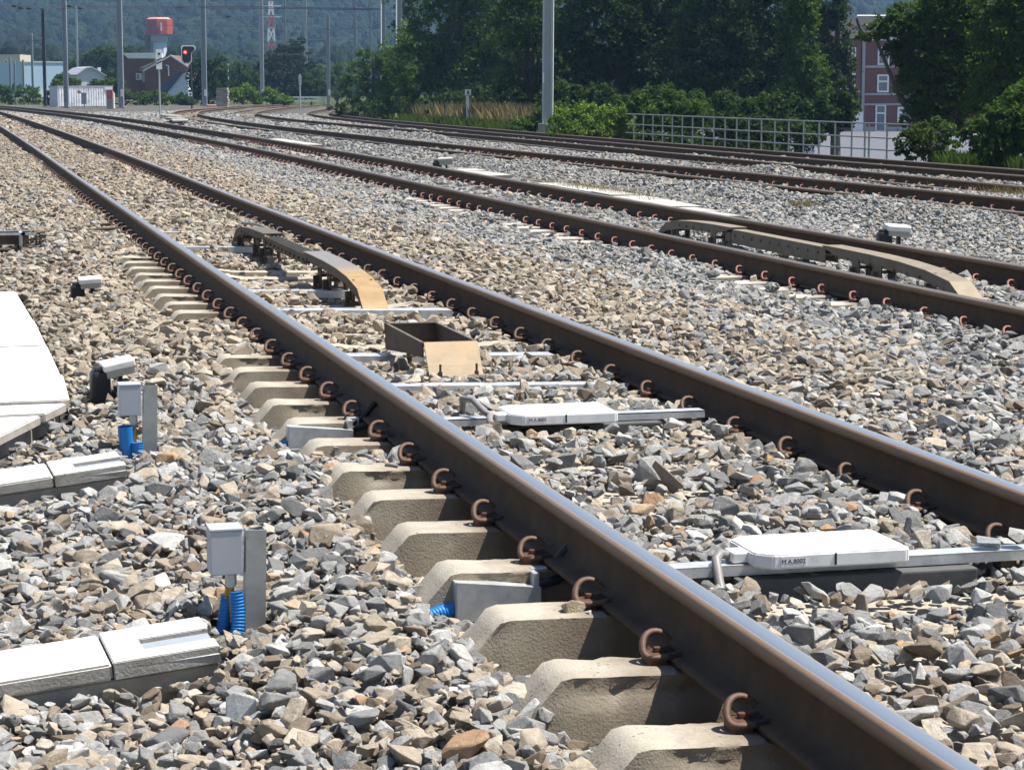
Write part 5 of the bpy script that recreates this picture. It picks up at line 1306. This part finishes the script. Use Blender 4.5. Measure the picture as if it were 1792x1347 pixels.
# stack of concrete planks, debris
q = Bld('plank_stack', 'stack of pale concrete planks beside the tracks, right of the red signal', 379, 188, 200, 'stack')
for i in range(7): q.rect('plank', WHITE_C if i % 2 else WHITE_C2, 379-(i % 2)*.8, 397+(i % 3)*.7, 187-i*4.6-4, 187-i*4.6, 0, 1.2)
rr2 = random.Random(9)
for i in range(9):
    p = at(206+rr2.uniform(0, 32), 186-rr2.uniform(0, 9), 205); b = MB(); b.box((0,0,0), (rr2.uniform(.5,1.3),.3,rr2.uniform(.08,.2)), Matrix.Rotation(rr2.uniform(-.5,.5), 3, 'Y'))
    o = b.build('debris_board', WHITE_C if i % 3 else STONE); o.location = p; tag(o, 'pale board in the debris heap by the container', 'board', 'boards of the debris heap')
for i in range(3):
    p = at(365+i*5, 186, 205); b = MB(); b.box((0,0,0), (.32,.3,.3), ch=.06); o = b.build('plastic_crate', simple('crate_pink', (.55,.28,.27), .6)); o.location = p; tag(o, 'faded pink crate at the foot of the mast right of the red signal', 'crate', 'pink crates by the mast')
# lamp post far right of signal
q = Bld('lamp_post', 'short white lamp post in the greenery right of the plank stack', 400, 150, 260, 'lamp post')
q.rect('pole', PVC, 399, 400.5, 116, 150, 0, .12); q.rect('head', PVC, 398.2, 401.4, 114, 116, -.05, .15)
# lattice pylon
t = empty('lattice_pylon', at(476, 165, 700)); tag(t, 'red and white lattice pylon above the dark conifer', 'pylon')
k = 700/3921*1.03; RED2 = simple('pylon_red', (.45,.10,.08), .6); b = MB()
for i in range(9):
    y0, y1 = 165-i*22, 165-(i+1)*22; w0, w1 = 9-.9*i, 9-.9*(i+1); mi = i % 2
    for sx in (-1, 1):
        for sy in (-1, 1):
            b.bar((sx*w0*k,sy*w0*k,(165-y0)*k), (sx*w1*k,sy*w1*k,(165-y1)*k), .26, mi=mi)
        b.bar((sx*w0*k,-w0*k,(165-y0)*k), (-sx*w1*k,-w1*k,(165-y1)*k), .18, mi=mi); b.bar((sx*w0*k,w0*k,(165-y0)*k), (-sx*w1*k,w1*k,(165-y1)*k), .18, mi=mi)
    b.bar((-w1*k,-w1*k,(165-y1)*k), (w1*k,-w1*k,(165-y1)*k), .2, mi=mi)
b.build('lattice', [ROOFW, RED2], t)
b = MB()
for py in (36, 18): b.bar((-17*k,0,(165-py)*k), (17*k,0,(165-py)*k), .25, mi=0)
b.build('cross_arm', [ROOFW], t)

# ---- trees and bushes of the left background
tree('round_tree', 'broad round dark tree behind the small pale house', 190, 345, [(150,112,30,22),(185,98,38,22),(220,100,34,22),(240,108,26,18),(200,120,50,18),(135,122,16,12)], 9000, .36, 'dark', 50)
tree('conifer_tree', 'dark layered conifer below the lattice pylon', 497, 300, [(497,150,60,18),(495,130,62,14),(500,112,50,12),(500,96,42,10),(508,82,30,9),(515,70,16,8),(460,115,14,8),(545,120,16,8)], 11000, .34, 'conifer', 51, clump=.3, flat=True)
tree('broadleaf_tree', 'dark tree between the red signal and the grey mast', 365, 240, [(352,130,24,30),(378,120,24,28),(365,160,34,26),(390,150,16,30),(340,160,14,20)], 8000, .24, 'dark', 52)
tree('broadleaf_tree', 'green tree between the white lamp post and the conifer', 425, 275, [(415,130,22,22),(440,140,22,20),(420,155,26,14)], 5000, .26, 'mid', 53)
tree('broadleaf_tree', 'green tree right of the conifer, behind the guard rail', 590, 290, [(565,140,24,26),(600,135,26,28),(625,150,22,22),(590,160,40,14)], 7000, .26, 'mid', 54)
tree('broadleaf_tree', 'dark tree behind the guard rail, right of the small pointed sign', 545, 262, [(535,150,22,20),(555,155,20,18),(520,160,18,14)], 5000, .24, 'dark', 55)
for i, (px, Y, lst, kind, lb) in enumerate([
    (92, 222, [(85,172,12,16),(98,160,14,18),(105,150,12,14)], 'mid', 'pointed bush left of the container, beside the dark slim mast'),
    (120, 235, [(112,140,14,12),(128,146,14,10)], 'mid', 'bush rising just above the left part of the container'),
    (175, 232, [(165,148,14,10),(190,150,20,12),(205,146,14,12)], 'mid', 'bush rising above the right part of the container'),
    (240, 228, [(225,168,16,14),(250,170,22,14),(275,172,20,14)], 'mid', 'long green bush in front of the dark brick gable house'),
    (305, 226, [(295,176,16,9),(318,172,14,12),(330,178,14,8)], 'mid', 'dark green bush in front of the light blue lean-to'),
    (420, 214, [(405,168,16,14),(430,165,22,16),(450,172,16,12)], 'light', 'bright green bush right of the plank stack'),
    (485, 210, [(470,168,16,12),(492,174,18,9),(505,178,8,5)], 'light', 'bright green low bush left of the guard rail'),
    (25, 240, [(10,165,18,14),(40,168,16,14),(60,172,14,10)], 'mid', 'green bush at the left edge below the beige block'),
    (60, 300, [(55,160,16,10),(30,158,14,10)], 'mid', 'pale bush in front of the blue hall')]):
    tree('bush', lb, px, Y, lst, 2600, .2, kind, 60+i, 'bush', 'bushes along the far edge of the yard', trunk=False, clump=.26)

# ---- wooded hillside
crowns = bpy.data.collections.new('hill_crown_shapes')
FM = {}
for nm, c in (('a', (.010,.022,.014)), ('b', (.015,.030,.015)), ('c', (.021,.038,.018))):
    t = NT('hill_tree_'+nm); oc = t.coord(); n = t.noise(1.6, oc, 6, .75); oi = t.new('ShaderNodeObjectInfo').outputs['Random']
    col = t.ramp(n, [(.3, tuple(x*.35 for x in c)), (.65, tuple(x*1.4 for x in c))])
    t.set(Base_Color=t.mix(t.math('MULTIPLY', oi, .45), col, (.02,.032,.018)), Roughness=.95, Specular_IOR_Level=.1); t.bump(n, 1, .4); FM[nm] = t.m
for i in range(9):
    bm = bmesh.new(); bmesh.ops.create_icosphere(bm, subdivisions=4, radius=1); g = np.random.default_rng(300+i)
    P = np.array([v.co[:] for v in bm.verts]); d = np.zeros(len(P))
    for kk in range(26):
        c = g.normal(size=3); c /= np.linalg.norm(c); a = np.clip((P@c-.72)/.28, 0, 1); d += a*g.uniform(.05, .28)
    d += g.uniform(-.06, .09, len(P))
    for v, dd in zip(bm.verts, d): v.co *= (.72+dd); v.co.z *= (1.15 if i % 3 else 1.45)
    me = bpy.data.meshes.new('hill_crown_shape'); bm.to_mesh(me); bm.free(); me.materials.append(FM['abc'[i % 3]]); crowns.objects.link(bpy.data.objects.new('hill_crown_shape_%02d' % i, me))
g = np.random.default_rng(77); n = 26000
Yy = np.concatenate([g.uniform(600, 1450, n), g.uniform(430, 700, 1200)]); n = len(Yy); ang = R(14.22)+np.radians(g.uniform(-15.5, 15.5, n)); X = CAM.x+np.tan(ang)*Yy
Z = gz(X, Yy)
py = 156-(Z-CAM.z)/Yy*3921; px = 896+np.tan(ang-R(14.22))*3921
field = ((Yy > 700) & (Yy < 980) & (px > 88+12*np.sin(Yy*.06)) & (px < 214) & (np.abs(py-84-8*np.sin(px*.06)) < 15)) | ((px > 100) & (px < 150) & (py > 96) & (py < 112) & (Yy > 640))
field &= ~((g.random(n) < .10))
keep = ~field & ~((Yy < 560) & (px > 240) & (px < 310))
X, Yy, Z = X[keep], Yy[keep], Z[keep]; n = len(X); s = g.uniform(2.0, 4.2, n)
me = bpy.data.meshes.new('hillside_forest'); me.vertices.add(n); me.vertices.foreach_set('co', np.stack([X, Yy, Z+s*.55], 1).astype(np.float32).ravel())
for nm, typ, arr, key in (('rot','FLOAT_VECTOR',np.stack([g.normal(0,.12,n),g.normal(0,.12,n),g.uniform(0,6.28,n)],1).astype(np.float32),'vector'),('siz','FLOAT',s.astype(np.float32),'value'),('pick','INT',g.integers(0,9,n).astype(np.int32),'value')):
    a = me.attributes.new(nm, typ, 'POINT'); a.data.foreach_set(key, np.ascontiguousarray(arr).ravel())
fo = bpy.data.objects.new('hillside_forest', me); COL.objects.link(fo); tag(fo, 'dense forest covering the hazy hillside behind the yard', 'forest', kind='stuff')
ng2 = ng.copy(); ng2.nodes[ci.name].inputs['Collection'].default_value = crowns
m2 = fo.modifiers.new('crowns', 'NODES'); m2.node_group = ng2

# ---- haze: one closed box of pale air
b = MB(); b.box((300, 850, 90), (2600, 1860, 230)); hz_ = b.build('haze', [])
t = NT('haze_air'); t.n.remove(t.b); vol = t.new('ShaderNodeVolumePrincipled'); vol.inputs['Color'].default_value = (.38,.63,1,1); vol.inputs['Density'].default_value = .00022; vol.inputs['Anisotropy'].default_value = .2
t.l(vol.outputs[0], t.out.inputs['Volume']); hz_.data.materials.append(t.m); tag(hz_, 'thin pale summer haze over the whole valley', 'haze', kind='stuff')
